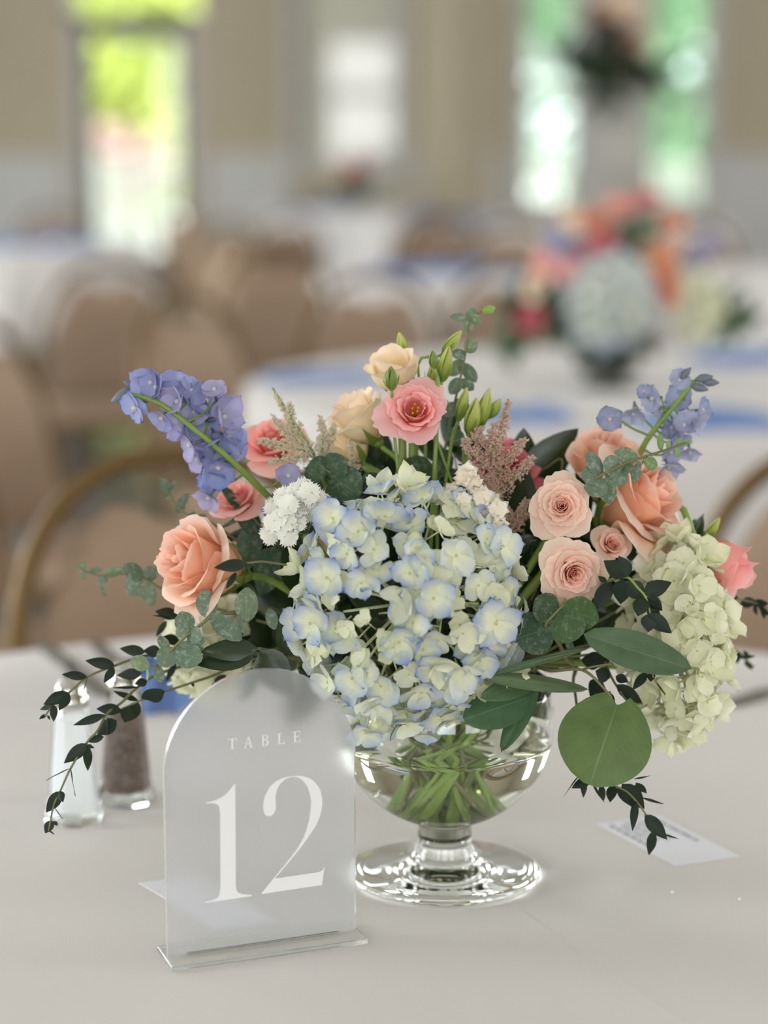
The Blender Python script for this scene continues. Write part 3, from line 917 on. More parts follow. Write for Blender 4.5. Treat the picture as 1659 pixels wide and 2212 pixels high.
def napkin(loc, sx_, sy_, h, rot, label, seed, folds=5):
    def fn(sd):
        def g(u, v_):
            e = max(abs(u), abs(2 * v_ - 1))
            ph = math.sin(u * folds * 1.7 + v_ * 3 + seed) * .32 + math.sin(v_ * 9 + u * 2 + seed * 2) * .15
            z = h * (0.55 + .45 * ph) * math.sqrt(max(0, 1 - e ** 5)) if sd else 0.0
            wob = 1 + .10 * math.sin(v_ * 7 + seed) + .06 * math.sin(u * 9 + seed)
            return Vector((u * sx_ / 2 * wob, (v_ - .5) * sy_ * (1 + .08 * math.sin(u * 6 + seed)), z + .0006))
        return g
    mb = MB(); mb.add(*grid(fn(1), 22, 22)); vv, ff, uu = grid(fn(0), 22, 22); mb.add(vv, [q[::-1] for q in ff], uu)
    o_ = mb.build('napkin', m_nap, None, M=Matrix.Translation(loc) @ Matrix.Rotation(rot, 4, 'Z'))
    tag(o_, label, 'napkin', 'blue cloth napkins')
napkin(T(395, 1478), .055, .20, .062, R_(-14), 'blue cloth napkin heaped behind the shakers at the main table', 1)
def nap_at(px, py, sx_, sy_, h, rot, label, seed):
    p = T(px, py); napkin(p, sx_, sy_, h, rot, label, seed)
nap_at(705, 822, .26, .13, .030, .3, 'blue napkin beside the cream upper flower, on the second table', 2)
nap_at(1130, 905, .17, .12, .035, -.2, 'blue napkin below the second arrangement, over the astilbe', 3)
nap_at(1530, 918, .24, .16, .04, .2, 'blue napkin on the second table behind the pale delphinium', 4)
nap_at(1610, 778, .24, .2, .03, .4, 'blue napkin beyond the second arrangement foot', 5)
nap_at(1050, 586, .5, .4, .05, 0, 'blue napkin on the table by the second arrangement, below the column', 6)
nap_at(870, 592, .2, .2, .04, .5, 'small blue napkin on the cloth edge under the column', 7)
nap_at(45, 531, .4, .4, .05, .1, 'blue napkin at the table opposite the glass door', 8)
nap_at(140, 529, .3, .4, .05, .6, 'blue napkin at the cloth edge nearest the chair seen from behind', 9)
nap_at(690, 452, .5, .5, .05, .2, 'blue napkin far off under the shaded window', 10)
nap_at(960, 474, .5, .5, .05, .2, 'blue napkin far off before the square column', 11)

# ================================================================== THE FLOWERS (each stem a thing of its own)
CAMV = Vector((0, 0, CAM_Z))
m_stem = plain('stem_green', rgb(126, 152, 70), .45, var=.25, scale=60)
m_stem_dark = plain('stem_dark_green', rgb(84, 104, 52), .5, var=.25, scale=60)
m_calyx = leaf_mat('calyx_green', rgb(128, 152, 66), rgb(150, 172, 90), .45, trans=.2)
m_bud = petal_mat('bud_green', rgb(122, 150, 60), rgb(176, 190, 96), rgb(214, 216, 142), trans=.25)
m_stamen = plain('stamen_yellow', rgb(232, 176, 40), .6)
srnd = random.Random(21)
RIMZ = TABLE_Z + BC + BR * math.sin(RIM_A)
def vase_path(p0, axis, back=.03):
    p0 = Vector(p0); axis = Vector(axis).normalized()
    s = Vector((p0.x - VASE.x, p0.y - VASE.y, 0))
    s = s.normalized() if s.length > .01 else Vector((srnd.uniform(-1, 1), srnd.uniform(-1, 1), 0)).normalized()
    s = (Matrix.Rotation(srnd.uniform(-.7, .7), 3, 'Z') @ s)
    m = Vector((VASE.x, VASE.y, RIMZ - .004)) + s * srnd.uniform(.012, .048)
    e = Matrix.Rotation(math.pi + srnd.uniform(-1.1, 1.1), 3, 'Z') @ s
    rr = srnd.uniform(.004, .040)
    ze = TABLE_Z + BC - math.sqrt((ir * .93) ** 2 - rr ** 2)
    end = Vector((VASE.x, VASE.y, 0)) + e * rr; end.z = ze
    j = lambda a: Vector((srnd.uniform(-a, a), srnd.uniform(-a, a), 0))
    return [p0, p0 - axis * back, m.lerp(p0, .22) + Vector((0, 0, .012)), m, m.lerp(end, .5) + j(.007), end + j(.004)]
def add_stem(root, M, p0, axis, r=.0022, mat=None, back=.03, name='stem'):
    Mi = M.inverted()
    pts = [Mi @ p for p in spline(vase_path(p0, axis, back), 5)]
    r *= srnd.uniform(.65, 1.4)
    v, f, u = tube(pts, r, r * 1.15, 7)
    return part(name, v, f, mat or m_stem, root, u)

# ------------------------------------------------------------------ cupped blooms: roses and lisianthus
def rose_petal_fn(t, R, H, openv, k, seed, ruff, wide, hollow=0.0, point=.1):
    rho = R * (hollow + .05 + (.50 - hollow * .5) * t ** .85)
    h = H * (.92 + .12 * math.sin(math.pi * min(1, t * 1.1)) - .10 * t)
    flare = openv * (t ** 1.7)
    half = R_(wide) * (1.25 - .42 * t)
    off = seed * 7.3 + k * 1.91
    def fn(u, v_):
        top = 1 - .20 * abs(u) ** 2.4 + point * .35 * (1 - min(1, abs(u) * 3)) * t
        vt = v_ * top
        wv = .30 + .70 * math.sin(math.pi * min(.78, .06 + vt * .74)) ** .9
        rs = math.sin(math.pi / 2 * min(1, vt / .5))
        r = rho * (.22 + .78 * rs) * (1 - (.30 * (1 - t) * (1 - hollow * 2)) * vt * vt)
        q = max(0, (vt - .30) / .70)
        r += R * flare * .78 * q ** 1.7
        z = h * (.04 + .96 * vt) - H * flare * .46 * q ** 2.4
        e = max(0, (max(abs(u), v_) - .72) / .28)
        r += R * (.045 + .10 * t * openv) * e * e * (vt ** 1.2)
        z -= H * .06 * t * e * e * (.3 + openv)
        nz = noise.noise(Vector((u * 2.1 + off, vt * 2.3, off * .37)))
        n2 = noise.noise(Vector((u * 5.5 + off, vt * 3.1 + 4, off)))
        r += R * (.045 * nz + ruff * .05 * n2 * (vt ** 2)) * (.35 + t)
        z += H * (.035 * n2 * vt * (.4 + ruff) + .03 * nz)
        a = u * half * wv + .05 * nz
        return Vector((r * math.cos(a), r * math.sin(a), z))
    return fn
def bloom(name, label, cat, px, py, dy, axis, Rpx, mat, n=22, openv=.8, H=1.25, ruff=.4, wide=68, hollow=0.0, roll=0.0, seed=1, stamens=0, group=None, stem=True, sepals=5, grid_n=(9, 9), stemmat=None, loc=None, scale=None, tmin=0.0, off=.55, inner=(.86, .84)):
    R = Rpx * PX if scale is None else scale
    axis = Vector(axis).normalized()
    c = B(px, py, dy) if loc is None else Vector(loc)
    base = c - axis * (R * H * off)                 # the pixel is the bloom's middle
    M = axisM(base, axis, roll)
    t = empty(name, M); tag(t, label, cat, group)
    for k in range(n):
        q = tmin + (1 - tmin) * k / max(1, n - 1)
        fn = rose_petal_fn(q, R, R * H, openv, k, seed, ruff, wide, hollow)
        v, f, u = grid(fn, *grid_n)
        part('petal', v, f, mat, t, u, M=Matrix.Rotation(k * 2.39996 + seed, 4, 'Z'), color=(1, inner[0] + (1 - inner[0]) * q, inner[1] + (1 - inner[1]) * q, 1))
    for k in range(sepals):
        a = k * 2 * math.pi / sepals + seed
        def sf(u, v_, a=a):
            wd = .16 * R * (1 - v_) ** .7
            rr = R * (.12 + .42 * math.sin(min(1, v_ * 1.3) * 1.4)) ; z = -R * .03 + R * H * .42 * v_
            return Vector((rr * math.cos(a) - u * wd * math.sin(a), rr * math.sin(a) + u * wd * math.cos(a), z))
        v, f, u = grid(sf, 2, 5)
        part('sepal', v, f, m_calyx, t, u)
    if sepals:
        part('hip', *lathe([(0, -R * .22), (R * .10, -R * .18), (R * .17, -R * .05), (R * .15, R * .05), (0, R * .06)], 10), m_calyx, t)
    for k in range(stamens):
        a = k * 2 * math.pi / stamens + .4; rr = R * (.10 + .07 * (k % 2))
        v, f, u = tube(spline([(0, 0, R * H * .12), (rr * .6 * math.cos(a), rr * .6 * math.sin(a), R * H * .35), (rr * math.cos(a), rr * math.sin(a), R * H * .62)], 3), R * .018, R * .018, 5)
        part('filament', v, f, m_stamen, t, u)
        v, f = lathe([(0, 0), (R * .035, R * .03), (R * .04, R * .09), (0, R * .16)], 6)
        part('anther', v, f, m_stamen, t, M=Matrix.Translation((rr * math.cos(a), rr * math.sin(a), R * H * .58)))
    if stem:
        add_stem(t, M, base - axis * R * .1, axis, .0025, stemmat)
    return t
PK = 1.18
m_peach = petal_mat('peach_petal', rgb(249, 194, 136, PK), rgb(247, 194, 158, PK), rgb(247, 202, 182, PK), rgb(250, 218, 204, PK), trans=.32)
m_blush = petal_mat('blush_petal', rgb(238, 158, 152, PK), rgb(244, 184, 168, PK), rgb(248, 208, 190, PK), rgb(250, 222, 204, PK), trans=.30)
m_pink = petal_mat('pink_petal', rgb(236, 162, 138, PK), rgb(236, 166, 160, PK), rgb(240, 182, 180, PK), rgb(246, 198, 198, PK), trans=.32)
m_deep = petal_mat('deep_pink_petal', rgb(196, 84, 90, PK), rgb(206, 104, 112, PK), rgb(216, 124, 132, PK), rgb(222, 140, 146, PK), trans=.25)
m_cream = petal_mat('cream_petal', rgb(226, 206, 150, PK), rgb(240, 226, 192, PK), rgb(244, 228, 206, PK), rgb(240, 214, 200, PK), trans=.35)
m_coral = petal_mat('coral_pink_petal', rgb(226, 146, 128, PK), rgb(234, 160, 150, PK), rgb(242, 180, 170, PK), rgb(246, 196, 186, PK), trans=.32)

bloom('peach_rose', 'large peach rose turned side-on above the frosted leaves over the shakers', 'rose', 438, 1218, -38, (-.72, -.60, .34), 126, m_peach, n=20, openv=.50, H=1.7, seed=3, roll=.5, ruff=.8, off=.5, grid_n=(12, 12))
bloom('peach_rose', 'tall peach rose with upright petals under the pale blue delphinium', 'rose', 1302, 995, 28, (-.05, -.35, .93), 108, m_peach, n=15, openv=.50, H=1.75, seed=5, ruff=.9, grid_n=(12, 12))
bloom('peach_rose', 'wide peach rose leaning towards the white hydrangea, frosted sprig across it', 'rose', 1385, 1080, 2, (.72, -.45, .52), 138, m_peach, n=20, openv=.60, H=1.4, seed=9, ruff=.8, grid_n=(12, 12))
bloom('spray_rose', 'round blush spray rose, fully face-on, next to the pink astilbe', 'rose', 1214, 1094, -46, (-.10, -.94, .28), 58, m_blush, n=28, openv=.90, H=1.15, seed=2, ruff=1.7, grid_n=(14, 11))
bloom('spray_rose', 'blush spray rose opening downwards beside the dark narrow leaves', 'rose', 1238, 1238, -54, (.18, -.97, .02), 64, m_blush, n=28, openv=.90, H=1.15, seed=8, roll=1.0, ruff=1.7, grid_n=(14, 11))
bloom('spray_rose', 'small half hidden blush rose above the white hydrangea', 'rose', 1322, 1176, -22, (.25, -.80, .5), 40, m_blush, n=16, openv=.8, H=1.2, seed=4, ruff=.8)
bloom('lisianthus', 'open pink lisianthus with yellow stamens at the top of the bouquet', 'flower', 897, 886, -20, (.02, -.86, .45), 66, m_pink, n=13, openv=.80, H=1.2, ruff=2.4, grid_n=(14, 11), hollow=.13, seed=6, stamens=5, wide=64, tmin=.18, sepals=5)
bloom('lisianthus', 'cream lisianthus cup standing over the open pink flower', 'flower', 850, 796, 4, (-.12, -.34, .95), 72, m_cream, n=7, openv=.25, H=1.5, ruff=.3, hollow=.2, seed=2, wide=74, tmin=.5, sepals=5)
bloom('lisianthus', 'ruffled cream lisianthus seen from behind, beside the open pink flower', 'flower', 772, 895, 16, (-.55, -.10, .78), 84, m_cream, n=9, openv=.5, H=1.6, ruff=2.0, grid_n=(12, 11), hollow=.1, seed=11, wide=68, tmin=.4, sepals=5)
bloom('lisianthus', 'cream pink lisianthus low behind the pale astilbe plume', 'flower', 748, 955, 30, (-.5, .15, .6), 70, m_cream, n=8, openv=.5, H=1.5, ruff=.9, hollow=.1, seed=12, wide=66, tmin=.4)
bloom('pink_rose', 'pink rose behind the cream astilbe and blue violet delphinium', 'rose', 588, 955, 40, (-.15, -.55, .82), 80, m_coral, n=16, openv=.75, H=1.35, seed=13, ruff=.5)
bloom('pink_rose', 'pink rose tucked under the delphinium stem above the peach rose', 'rose', 512, 1078, 14, (-.35, -.50, .75), 60, m_coral, n=16, openv=.75, H=1.4, seed=14, ruff=.5)
bloom('pink_rose', 'deep pink rose half hidden behind the pink astilbe plume', 'rose', 1098, 1005, 46, (.20, -.62, .72), 86, m_deep, n=18, openv=.85, H=1.15, seed=15, ruff=.6)
bloom('lisianthus', 'pink bell shaped lisianthus hanging out beyond the white hydrangea', 'flower', 1570, 1228, -6, (.62, -.30, -.55), 88, m_pink, n=8, openv=.40, H=1.75, ruff=.3, hollow=.1, seed=19, wide=74, tmin=.4)

# ------------------------------------------------------------------ florets
def petal_flat(L, W, cup, side, lift=0.0, pw=.8, fringe=0.0, tipcut=.12, start=0.0):
    def fn(u, v_):
        w_ = W * math.sin(math.pi * min(1, .08 + v_ * .80)) ** pw
        if not fringe: w_ *= math.sqrt(max(0.0, 1 - max(0.0, (v_ - .50) / .50) ** 3.2)) + .02
        x = start + v_ * L * (1 - tipcut * u * u * v_)
        if fringe and v_ > .9: x += fringe * L * math.cos(u * 16)
        y = u * w_
        z = cup * L * v_ * v_ + side * (u * w_) ** 2 / W * v_ + lift
        return Vector((x, y, z))
    return fn
def floret_mesh(name, npet, L, W, cup, mat, ped=0.0, ped_r=.0007, pedmat=None, eye=None, eye_r=.0012, side=.3, seed=0, pw=.8, fringe=0.0, tipcut=.12, nu=5, nv=5, tube_len=0.0, jit=.10):
    r = random.Random(seed); mb = MB(); mats = [mat]; fi = []
    for k in range(npet):
        a = 2 * math.pi * k / npet + r.uniform(-.12, .12)
        fn = petal_flat(L * r.uniform(1 - jit, 1 + jit), W * r.uniform(1 - jit, 1 + jit), cup * r.uniform(.6, 1.4) + r.uniform(-.08, .08), side * r.uniform(.2, 1.3), lift=(.0012 if k % 2 else 0), pw=pw, fringe=fringe, tipcut=tipcut)
        v, f, u = grid(fn, nu, nv)
        M = Matrix.Rotation(a, 3, 'Z') @ Matrix.Rotation(r.uniform(-.28, .28), 3, 'X')
        mb.add([M @ x for x in v], f, u); fi += [0] * len(f)
    if tube_len:
        v, f, u = tube([(0, 0, .0005), (0, 0, -tube_len)], .0022, .0012, 7); mb.add(v, f, u); fi += [0] * len(f)
    if ped:
        v, f, u = tube([(0, 0, -tube_len), (0, 0, -ped)], ped_r, ped_r, 5); mb.add(v, f, u); fi += [1] * len(f); mats.append(pedmat)
    if eye:
        if not ped: mats.append(eye)
        v, f = lathe([(0, -eye_r * .3), (eye_r, eye_r * .4), (eye_r * .8, eye_r * 1.2), (0, eye_r * 1.6)], 7); mb.add(v, f); fi += [len(mats) if ped else 1] * len(f)
        if ped: mats.append(eye)
    m = make_mesh(name, mb.v, mb.f, mats, mb.u)
    m.polygons.foreach_set('material_index', fi)
    return m
def floret_mat(name, centre, lo=.35, hi=1.0, trans=.3):
    m, nt, b, o = new_mat(name)
    uv = N(nt, 'ShaderNodeUVMap'); sep = N(nt, 'ShaderNodeSeparateXYZ'); nt.links.new(uv.outputs[0], sep.inputs[0])
    oi = N(nt, 'ShaderNodeObjectInfo')
    au = mth(nt, 'MULTIPLY', mth(nt, 'ABSOLUTE', mth(nt, 'SUBTRACT', sep.outputs[0], .5)), 2.0)
    rad = mth(nt, 'MAXIMUM', sep.outputs[1], mth(nt, 'MULTIPLY', au, mth(nt, 'MULTIPLY_ADD', sep.outputs[1], .5, .42)))
    n = noise_tex(nt, 140, 3)
    rad = mth(nt, 'ADD', rad, mth(nt, 'MULTIPLY_ADD', n, .5, -.25))
    f_ = mth(nt, 'DIVIDE', mth(nt, 'SUBTRACT', rad, lo), hi - lo, clamp=True)
    c = mixc(nt, f_, centre, oi.outputs['Color'])
    mp_ = N(nt, 'ShaderNodeMapping'); mp_.inputs['Scale'].default_value = (14, 1.4, 1); nt.links.new(uv.outputs[0], mp_.inputs[0])
    nz = N(nt, 'ShaderNodeTexNoise'); nz.inputs['Scale'].default_value = 1.5; nt.links.new(mp_.outputs[0], nz.inputs['Vector'])
    nt.links.new(c, b.inputs['Base Color']); b.inputs['Roughness'].default_value = .6; b.inputs['Specular IOR Level'].default_value = .25
    bump(nt, b, nz.outputs[0], .2, .0008)
    translucent_mix(nt, b, o, c, trans)
    return m
m_hyd = floret_mat('hydrangea_petal', rgb(234, 236, 210, 1.06), .34, 1.12)
m_hydw = floret_mat('white_hydrangea_petal', rgb(238, 239, 212, 1.05), .3, 1.1)
m_ped = plain('pale_pedicel', rgb(206, 212, 168), .5)
m_eye = plain('floret_eye', rgb(190, 196, 112), .6)
HV = [floret_mesh('floret', 4, .0128, .0065, c_, m_hyd, side=.75, jit=.16, ped=.020, pedmat=m_ped, eye=m_eye, seed=i, nu=4, nv=7) for i, c_ in enumerate((-.08, .08, .22, .36, .55, .85))]
H5 = floret_mesh('floret', 5, .0132, .0056, .10, m_hyd, ped=.030, pedmat=m_ped, eye=m_eye, seed=77, nu=5, nv=8, side=.6)
HX = [floret_mesh('floret', 4, .0130, .0063, c_, m_hyd, side=1.0, jit=.2, ped=.024, pedmat=m_ped, eye=m_eye, seed=i + 90, nu=4, nv=7) for i, c_ in enumerate((.12, .25, .38, .5))]
HW = [floret_mesh('floret', 4, .0128, .0070, c_, m_hydw, side=.75, jit=.16, ped=.020, pedmat=m_ped, eye=m_eye, seed=i + 20, nu=4, nv=7) for i, c_ in enumerate((.05, .18, .35, .55, .8))]
BLUES = [rgb(116, 148, 220, 1.05), rgb(136, 164, 226, 1.05), rgb(162, 186, 230, 1.05), rgb(194, 206, 228, 1.05)]
CREAMS = [rgb(238, 238, 212, 1.06), rgb(232, 234, 196, 1.06), rgb(228, 232, 224, 1.06)]
GREENS = [rgb(210, 216, 146), rgb(222, 226, 168)]
def hydrangea(label, px, py, dy, rx, ry, rz, n, meshes, colour, seed, size=1.0, cut=-.4, stem=True, tilt=(0, 0), group=None, loc=None, jitter=.35, extra=()):
    r = random.Random(seed)
    c = B(px, py, dy) if loc is None else Vector(loc)
    M = Matrix.Translation(c) @ Matrix.Rotation(tilt[0], 4, 'X') @ Matrix.Rotation(tilt[1], 4, 'Z')
    t = empty('hydrangea', M); tag(t, label, 'hydrangea', group)
    ga = math.pi * (3 - math.sqrt(5))
    N_ = int(n / ((1 - cut) / 2))
    for i in range(N_):
        q = 1 - 2 * (i + .5) / N_
        if q < cut: break
        rr = math.sqrt(1 - q * q); th = ga * i
        d = Vector((rr * math.cos(th), -q, rr * math.sin(th)))
        d = (d + Vector((r.gauss(0, .045), r.gauss(0, .045), r.gauss(0, .045)))).normalized()
        s, col, mi = colour(d, r)
        rad = r.uniform(.86, 1.04)
        pos = Vector((d.x * rx, d.y * ry, d.z * rz)) * rad
        nrm = Vector((d.x / rx, d.y / ry, d.z / rz)).normalized()
        nrm = (nrm + Vector((r.gauss(0, jitter), r.gauss(0, jitter), r.gauss(0, jitter)))).normalized()
        ob('floret', meshes[mi if mi is not None else r.randrange(len(meshes))], t, axisM(pos, nrm, r.uniform(0, 6.28), s * size * r.uniform(.88, 1.14)), col)
    for (ex, ey, ez, s, col, me, fx, fz) in extra:
        ob('floret', me, t, M.inverted() @ axisM(B(ex, ey, ez), (fx, -1, fz), r.uniform(0, 6.28), s), col)
    # the green branching under the florets
    mb = MB()
    for k in range(26):
        d = Vector((r.gauss(0, 1), r.gauss(0, 1) - .5, r.gauss(0, 1))).normalized()
        mb.add(*tube([(0, ry * .25, 0), (d.x * rx * .75, d.y * ry * .75, d.z * rz * .75)], .0014, .0009, 5))
    o_ = mb.build('branching', m_ped, t); o_['kind'] = 'stuff'
    if stem: add_stem(t, M, c + Vector((0, ry * .3, -rz * .1)), (0, -.6, .6), .0035)
    return t
def blue_colour(d, r):
    # small fresh green florets near the middle, blue rims further out, bluest towards the lower edge by the round leaves
    mid = math.hypot(d.x + .16, d.z + .05)
    if mid < .15 or r.random() < .05: return r.uniform(.45, .62), r.choice(GREENS), r.choice((3, 4, 5))
    if mid < .36 and r.random() < .5: return r.uniform(.6, .85), r.choice(GREENS + CREAMS), r.choice((2, 3, 4))
    p = .46 + (.22 if d.x > .3 and d.z < .1 else 0) + (.15 if d.x < -.5 else 0)
    if r.random() < p: return r.uniform(.95, 1.22), r.choice(BLUES), r.choice((0, 1, 2, 3))
    return r.uniform(.8, 1.05), r.choice(CREAMS + BLUES[3:]), None
def white_colour(d, r):
    return r.uniform(.85, 1.2), r.choice((rgb(244, 243, 226, 1.04), rgb(238, 238, 214, 1.04), rgb(246, 244, 232, 1.04), rgb(230, 232, 196, 1.04))), None
hydrangea('big blue and cream hydrangea head at the middle of the bouquet', 884, 1312, -62, 236 * PX, .052, 252 * PX, 165, HV, blue_colour, 5, .98, extra=[(1070, 1345, -106, 1.42, rgb(118, 146, 220), H5, .15, -.05), (708, 1248, -105, 1.17, BLUES[0], HX[2], -.3, .2), (936, 1292, -115, 1.12, BLUES[1], HX[2], .1, .1), (672, 1345, -99, 1.12, BLUES[0], HX[1], -.35, -.1), (885, 1240, -115, 1.03, BLUES[0], HX[3], .0, .5), (782, 1258, -113, 0.99, BLUES[1], HX[3], -.1, .0), (1035, 1425, -99, 1.08, BLUES[0], HX[1], .3, -.4), (775, 1150, -97, 1.08, BLUES[1], HX[2], -.2, .6), (862, 1385, -113, 1.08, BLUES[0], HX[2], .0, -.2), (930, 1440, -107, 1.03, BLUES[1], HX[1], .1, -.4), (720, 1120, -87, 1.03, BLUES[0], HX[1], -.5, .5), (1085, 1180, -81, 1.08, BLUES[2], HX[0], .6, .3), (790, 1580, -83, 0.99, BLUES[1], HX[1], -.2, -.7)])
hydrangea('white green hydrangea head beside the big round leaf', 1464, 1384, -18, 98 * PX, .045, 222 * PX, 120, HW, white_colour, 6, .95, cut=-.6, tilt=(0, R_(14)))
hydrangea('pale hydrangea peeping out under the peach rose by the shakers', 452, 1398, 34, 92 * PX, .030, 96 * PX, 46, HW, white_colour, 7, .9, cut=-.2)

# delphinium
m_delph = floret_mat('delphinium_sepal', rgb(186, 188, 220), .15, .9, .3)
m_bee = plain('delphinium_eye', rgb(200, 198, 190), .7)
m_spur = plain('delphinium_spur', rgb(112, 118, 132), .55, var=.2, scale=200)
DV = [floret_mesh('floret', 5, .0122, .0078, c_, m_delph, ped=.013, ped_r=.0013, pedmat=m_spur, eye=m_bee, eye_r=.0022, seed=40 + i, nu=4, nv=7, tipcut=.10, jit=.18) for i, c_ in enumerate((.1, .3, .5, .75))]
DCOL = [rgb(166, 172, 218), rgb(182, 176, 216), rgb(192, 182, 216), rgb(150, 166, 220)]
DCOL2 = [rgb(164, 178, 206), rgb(178, 188, 210), rgb(146, 158, 190), rgb(184, 192, 212)]
def delphinium(label, spine, florets, cols, seed, buds=()):
    r = random.Random(seed)
    pts = spline([B(*p) for p in spine], 6)
    base = pts[-1]
    M = Matrix.Translation(base); Mi = M.inverted()
    t = empty('delphinium', M); tag(t, label, 'delphinium')
    ax = (pts[-2] - pts[-1]).normalized()
    full = pts[:-1] + spline(vase_path(base, ax, .02), 5)
    full = [Mi @ p for p in full]
    part('stem', *tube(full, .0016, .0030, 7)[:2], m_stem, t)
    for (px, py, dy, fx, fy, s) in florets:
        p = B(px, py, dy)
        n = Vector((fx * 1.2 + r.gauss(0, .25), -.8 + abs(fx) * .3, fy * 1.2 + r.gauss(0, .25))).normalized()
        near = min(pts, key=lambda q: (q - p).length)
        o_ = ob('floret', r.choice(DV), t, Mi @ axisM(p, n, r.uniform(0, 6.28), s), r.choice(cols))
        bk = p - n * .012 * s
        part('pedicel', *tube([Mi @ x for x in spline([bk, bk.lerp(near, .5) - Vector((0, 0, .002)), near], 3)], .0007, .0009, 5)[:2], m_stem, t)
    for (px, py, dy, ax_, az, L_) in buds:
        p = B(px, py, dy); n = Vector((ax_, -.2, az)).normalized()
        part('bud', *lathe([(0, -.4 * L_), (.10 * L_, -.3 * L_), (.24 * L_, 0), (.2 * L_, .3 * L_), (.05 * L_, .6 * L_), (0, .62 * L_)], 8), m_spur, t, M=Mi @ axisM(p, n))
z1 = lambda x, y: (240 + x * .2893, 780 + y * .2893)
DL = []
r = random.Random(3)
for (x, y, fx, fy, s) in [(185, 345, -.7, -.5, 1.0), (300, 160, -.3, .3, 1.0), (345, 195, .0, .1, .9), (480, 190, .2, .4, 1.1), (590, 230, .5, .5, 1.0), (380, 415, -.5, -.4, .9), (500, 300, -.1, .1, .9), (715, 300, .1, .2, 1.15), (770, 220, .3, .6, .8), (830, 420, .6, .1, 1.15), (720, 500, .0, .0, 1.1), (870, 560, .6, -.1, 1.1), (900, 640, .5, -.4, .9), (790, 610, .2, -.3, 1.1), (540, 480, -.6, -.1, 1.0), (600, 620, -.5, -.3, 1.0), (660, 730, -.5, -.3, .95), (745, 690, .1, -.2, 1.0), (800, 790, .3, -.2, 1.05), (745, 880, -.1, -.3, 1.0), (735, 1010, -.3, -.7, .9), (1320, 860, .3, .2, .9), (1210, 1080, -.2, -.4, .8), (620, 380, -.1, .2, .9), (450, 240, -.2, .1, .8)]:
    DL.append((*z1(x, y), -10 + r.uniform(-10, 10), fx, fy, s * .96))
delphinium('violet blue delphinium spike leaning out over the tipped chairs', [(282, 852, -14), (345, 872, -20), (430, 935, -22), (500, 995, -16), (592, 1085, 4)], DL, DCOL, 1, [(276, 850, 2, -.8, -.4, .020), (300, 838, 4, -.6, .3, .018)])
z4 = lambda x, y: (1080 + x * .349, 780 + y * .349)
DR = []
for (x, y, fx, fy, s) in [(680, 355, -.6, .0, .95), (825, 320, -.3, -.2, .95), (945, 230, -.3, .2, 1.0), (1110, 115, -.1, .5, .85), (1115, 225, .1, .1, 1.0), (1000, 300, .0, -.3, .8), (1245, 300, .6, .0, .95), (1215, 380, .3, -.3, .9), (1060, 405, .0, .0, .9), (1140, 400, .2, .1, 1.0), (1110, 480, .2, -.3, 1.05), (1175, 560, .4, -.5, .85), (1040, 650, .1, -.6, .95), (890, 190, -.5, .4, .6), (1060, 560, -.1, -.3, .8)]:
    DR.append((*z4(x, y), 16 + r.uniform(-10, 10), fx, fy, s * .82))
delphinium('pale steel blue delphinium spike over the peach roses', [(1500, 822, 20), (1470, 860, 18), (1420, 920, 18), (1388, 968, 22), (1350, 1060, 30)], DR, DCOL2, 2, [(1515, 818, 18, .9, .2, .013), (1505, 836, 18, .9, -.2, .013), (1478, 810, 18, .5, .6, .011), (1530, 826, 18, .9, 0, .012)])

# white dianthus cluster, star florets
m_dian = floret_mat('dianthus_petal', rgb(244, 244, 232, 1.08), .3, 1, .25)
m_star = floret_mat('star_petal', rgb(244, 236, 216, 1.08), .3, 1, .25)
NV = [floret_mesh('floret', 5, .0068, .0046, c_, m_dian, ped=.012, ped_r=.0011, pedmat=m_calyx, seed=60 + i, fringe=.17, nu=8, nv=5, tipcut=.05, tube_len=.004) for i, c_ in enumerate((.1, .3, .6))]
SV = [floret_mesh('floret', 6, .0085, .0036, c_, m_star, ped=.016, ped_r=.0011, pedmat=m_ped, seed=70 + i, pw=1.0, nu=4, nv=5, tipcut=.5, tube_len=.012, side=.5) for i, c_ in enumerate((.15, .35, .6))]
def cluster(name, label, pts, meshes, cols, size, seed, base, axis):
    r = random.Random(seed); b0 = B(*base); M = Matrix.Translation(b0); Mi = M.inverted()
    t = empty(name, M); tag(t, label, 'flower')
    for (px, py, dy) in pts:
        p = B(px, py, dy); n = (p - b0).normalized() * .9 + Vector((r.gauss(0, .2), -.6 + r.gauss(0, .2), r.gauss(0, .2)))
        ob('floret', r.choice(meshes), t, Mi @ axisM(p, n, r.uniform(0, 6.28), size * r.uniform(.85, 1.15)), r.choice(cols))
        part('pedicel', *tube([Mi @ (p - n.normalized() * .011), Mi @ b0.lerp(p, .4), Mi @ b0], .0009, .0012, 5)[:2], m_calyx, t)
    add_stem(t, M, b0, axis)
DP = []
r = random.Random(9)
for (x, y) in [(612, 1075), (638, 1062), (625, 1092), (600, 1100), (590, 1128), (608, 1140), (586, 1155), (622, 1128), (640, 1110), (660, 1085), (668, 1066), (655, 1060), (684, 1078), (682, 1095), (662, 1108), (645, 1130), (628, 1152), (606, 1118), (650, 1094), (696, 1086)]:
    DP.append((x, y, -46 + r.uniform(-8, 8)))
cluster('dianthus', 'white fringed dianthus cluster next to the blue hydrangea', DP, NV, [rgb(246, 246, 242, 1.1), rgb(240, 240, 236, 1.1)], 1.0, 4, (660, 1150, -8), (-.2, -.6, .7))
SP = []
for (x, y) in [(1005, 1035), (978, 1060), (1025, 1050), (958, 1078), (1000, 1080), (1040, 1072), (1062, 1082), (1020, 1100), (1055, 1108), (985, 1100), (1075, 1100), (1078, 1130), (1050, 1140), (1085, 1150), (1030, 1125), (1068, 1165), (1010, 1022)]:
    SP.append((x, y, -60 + r.uniform(-8, 8)))
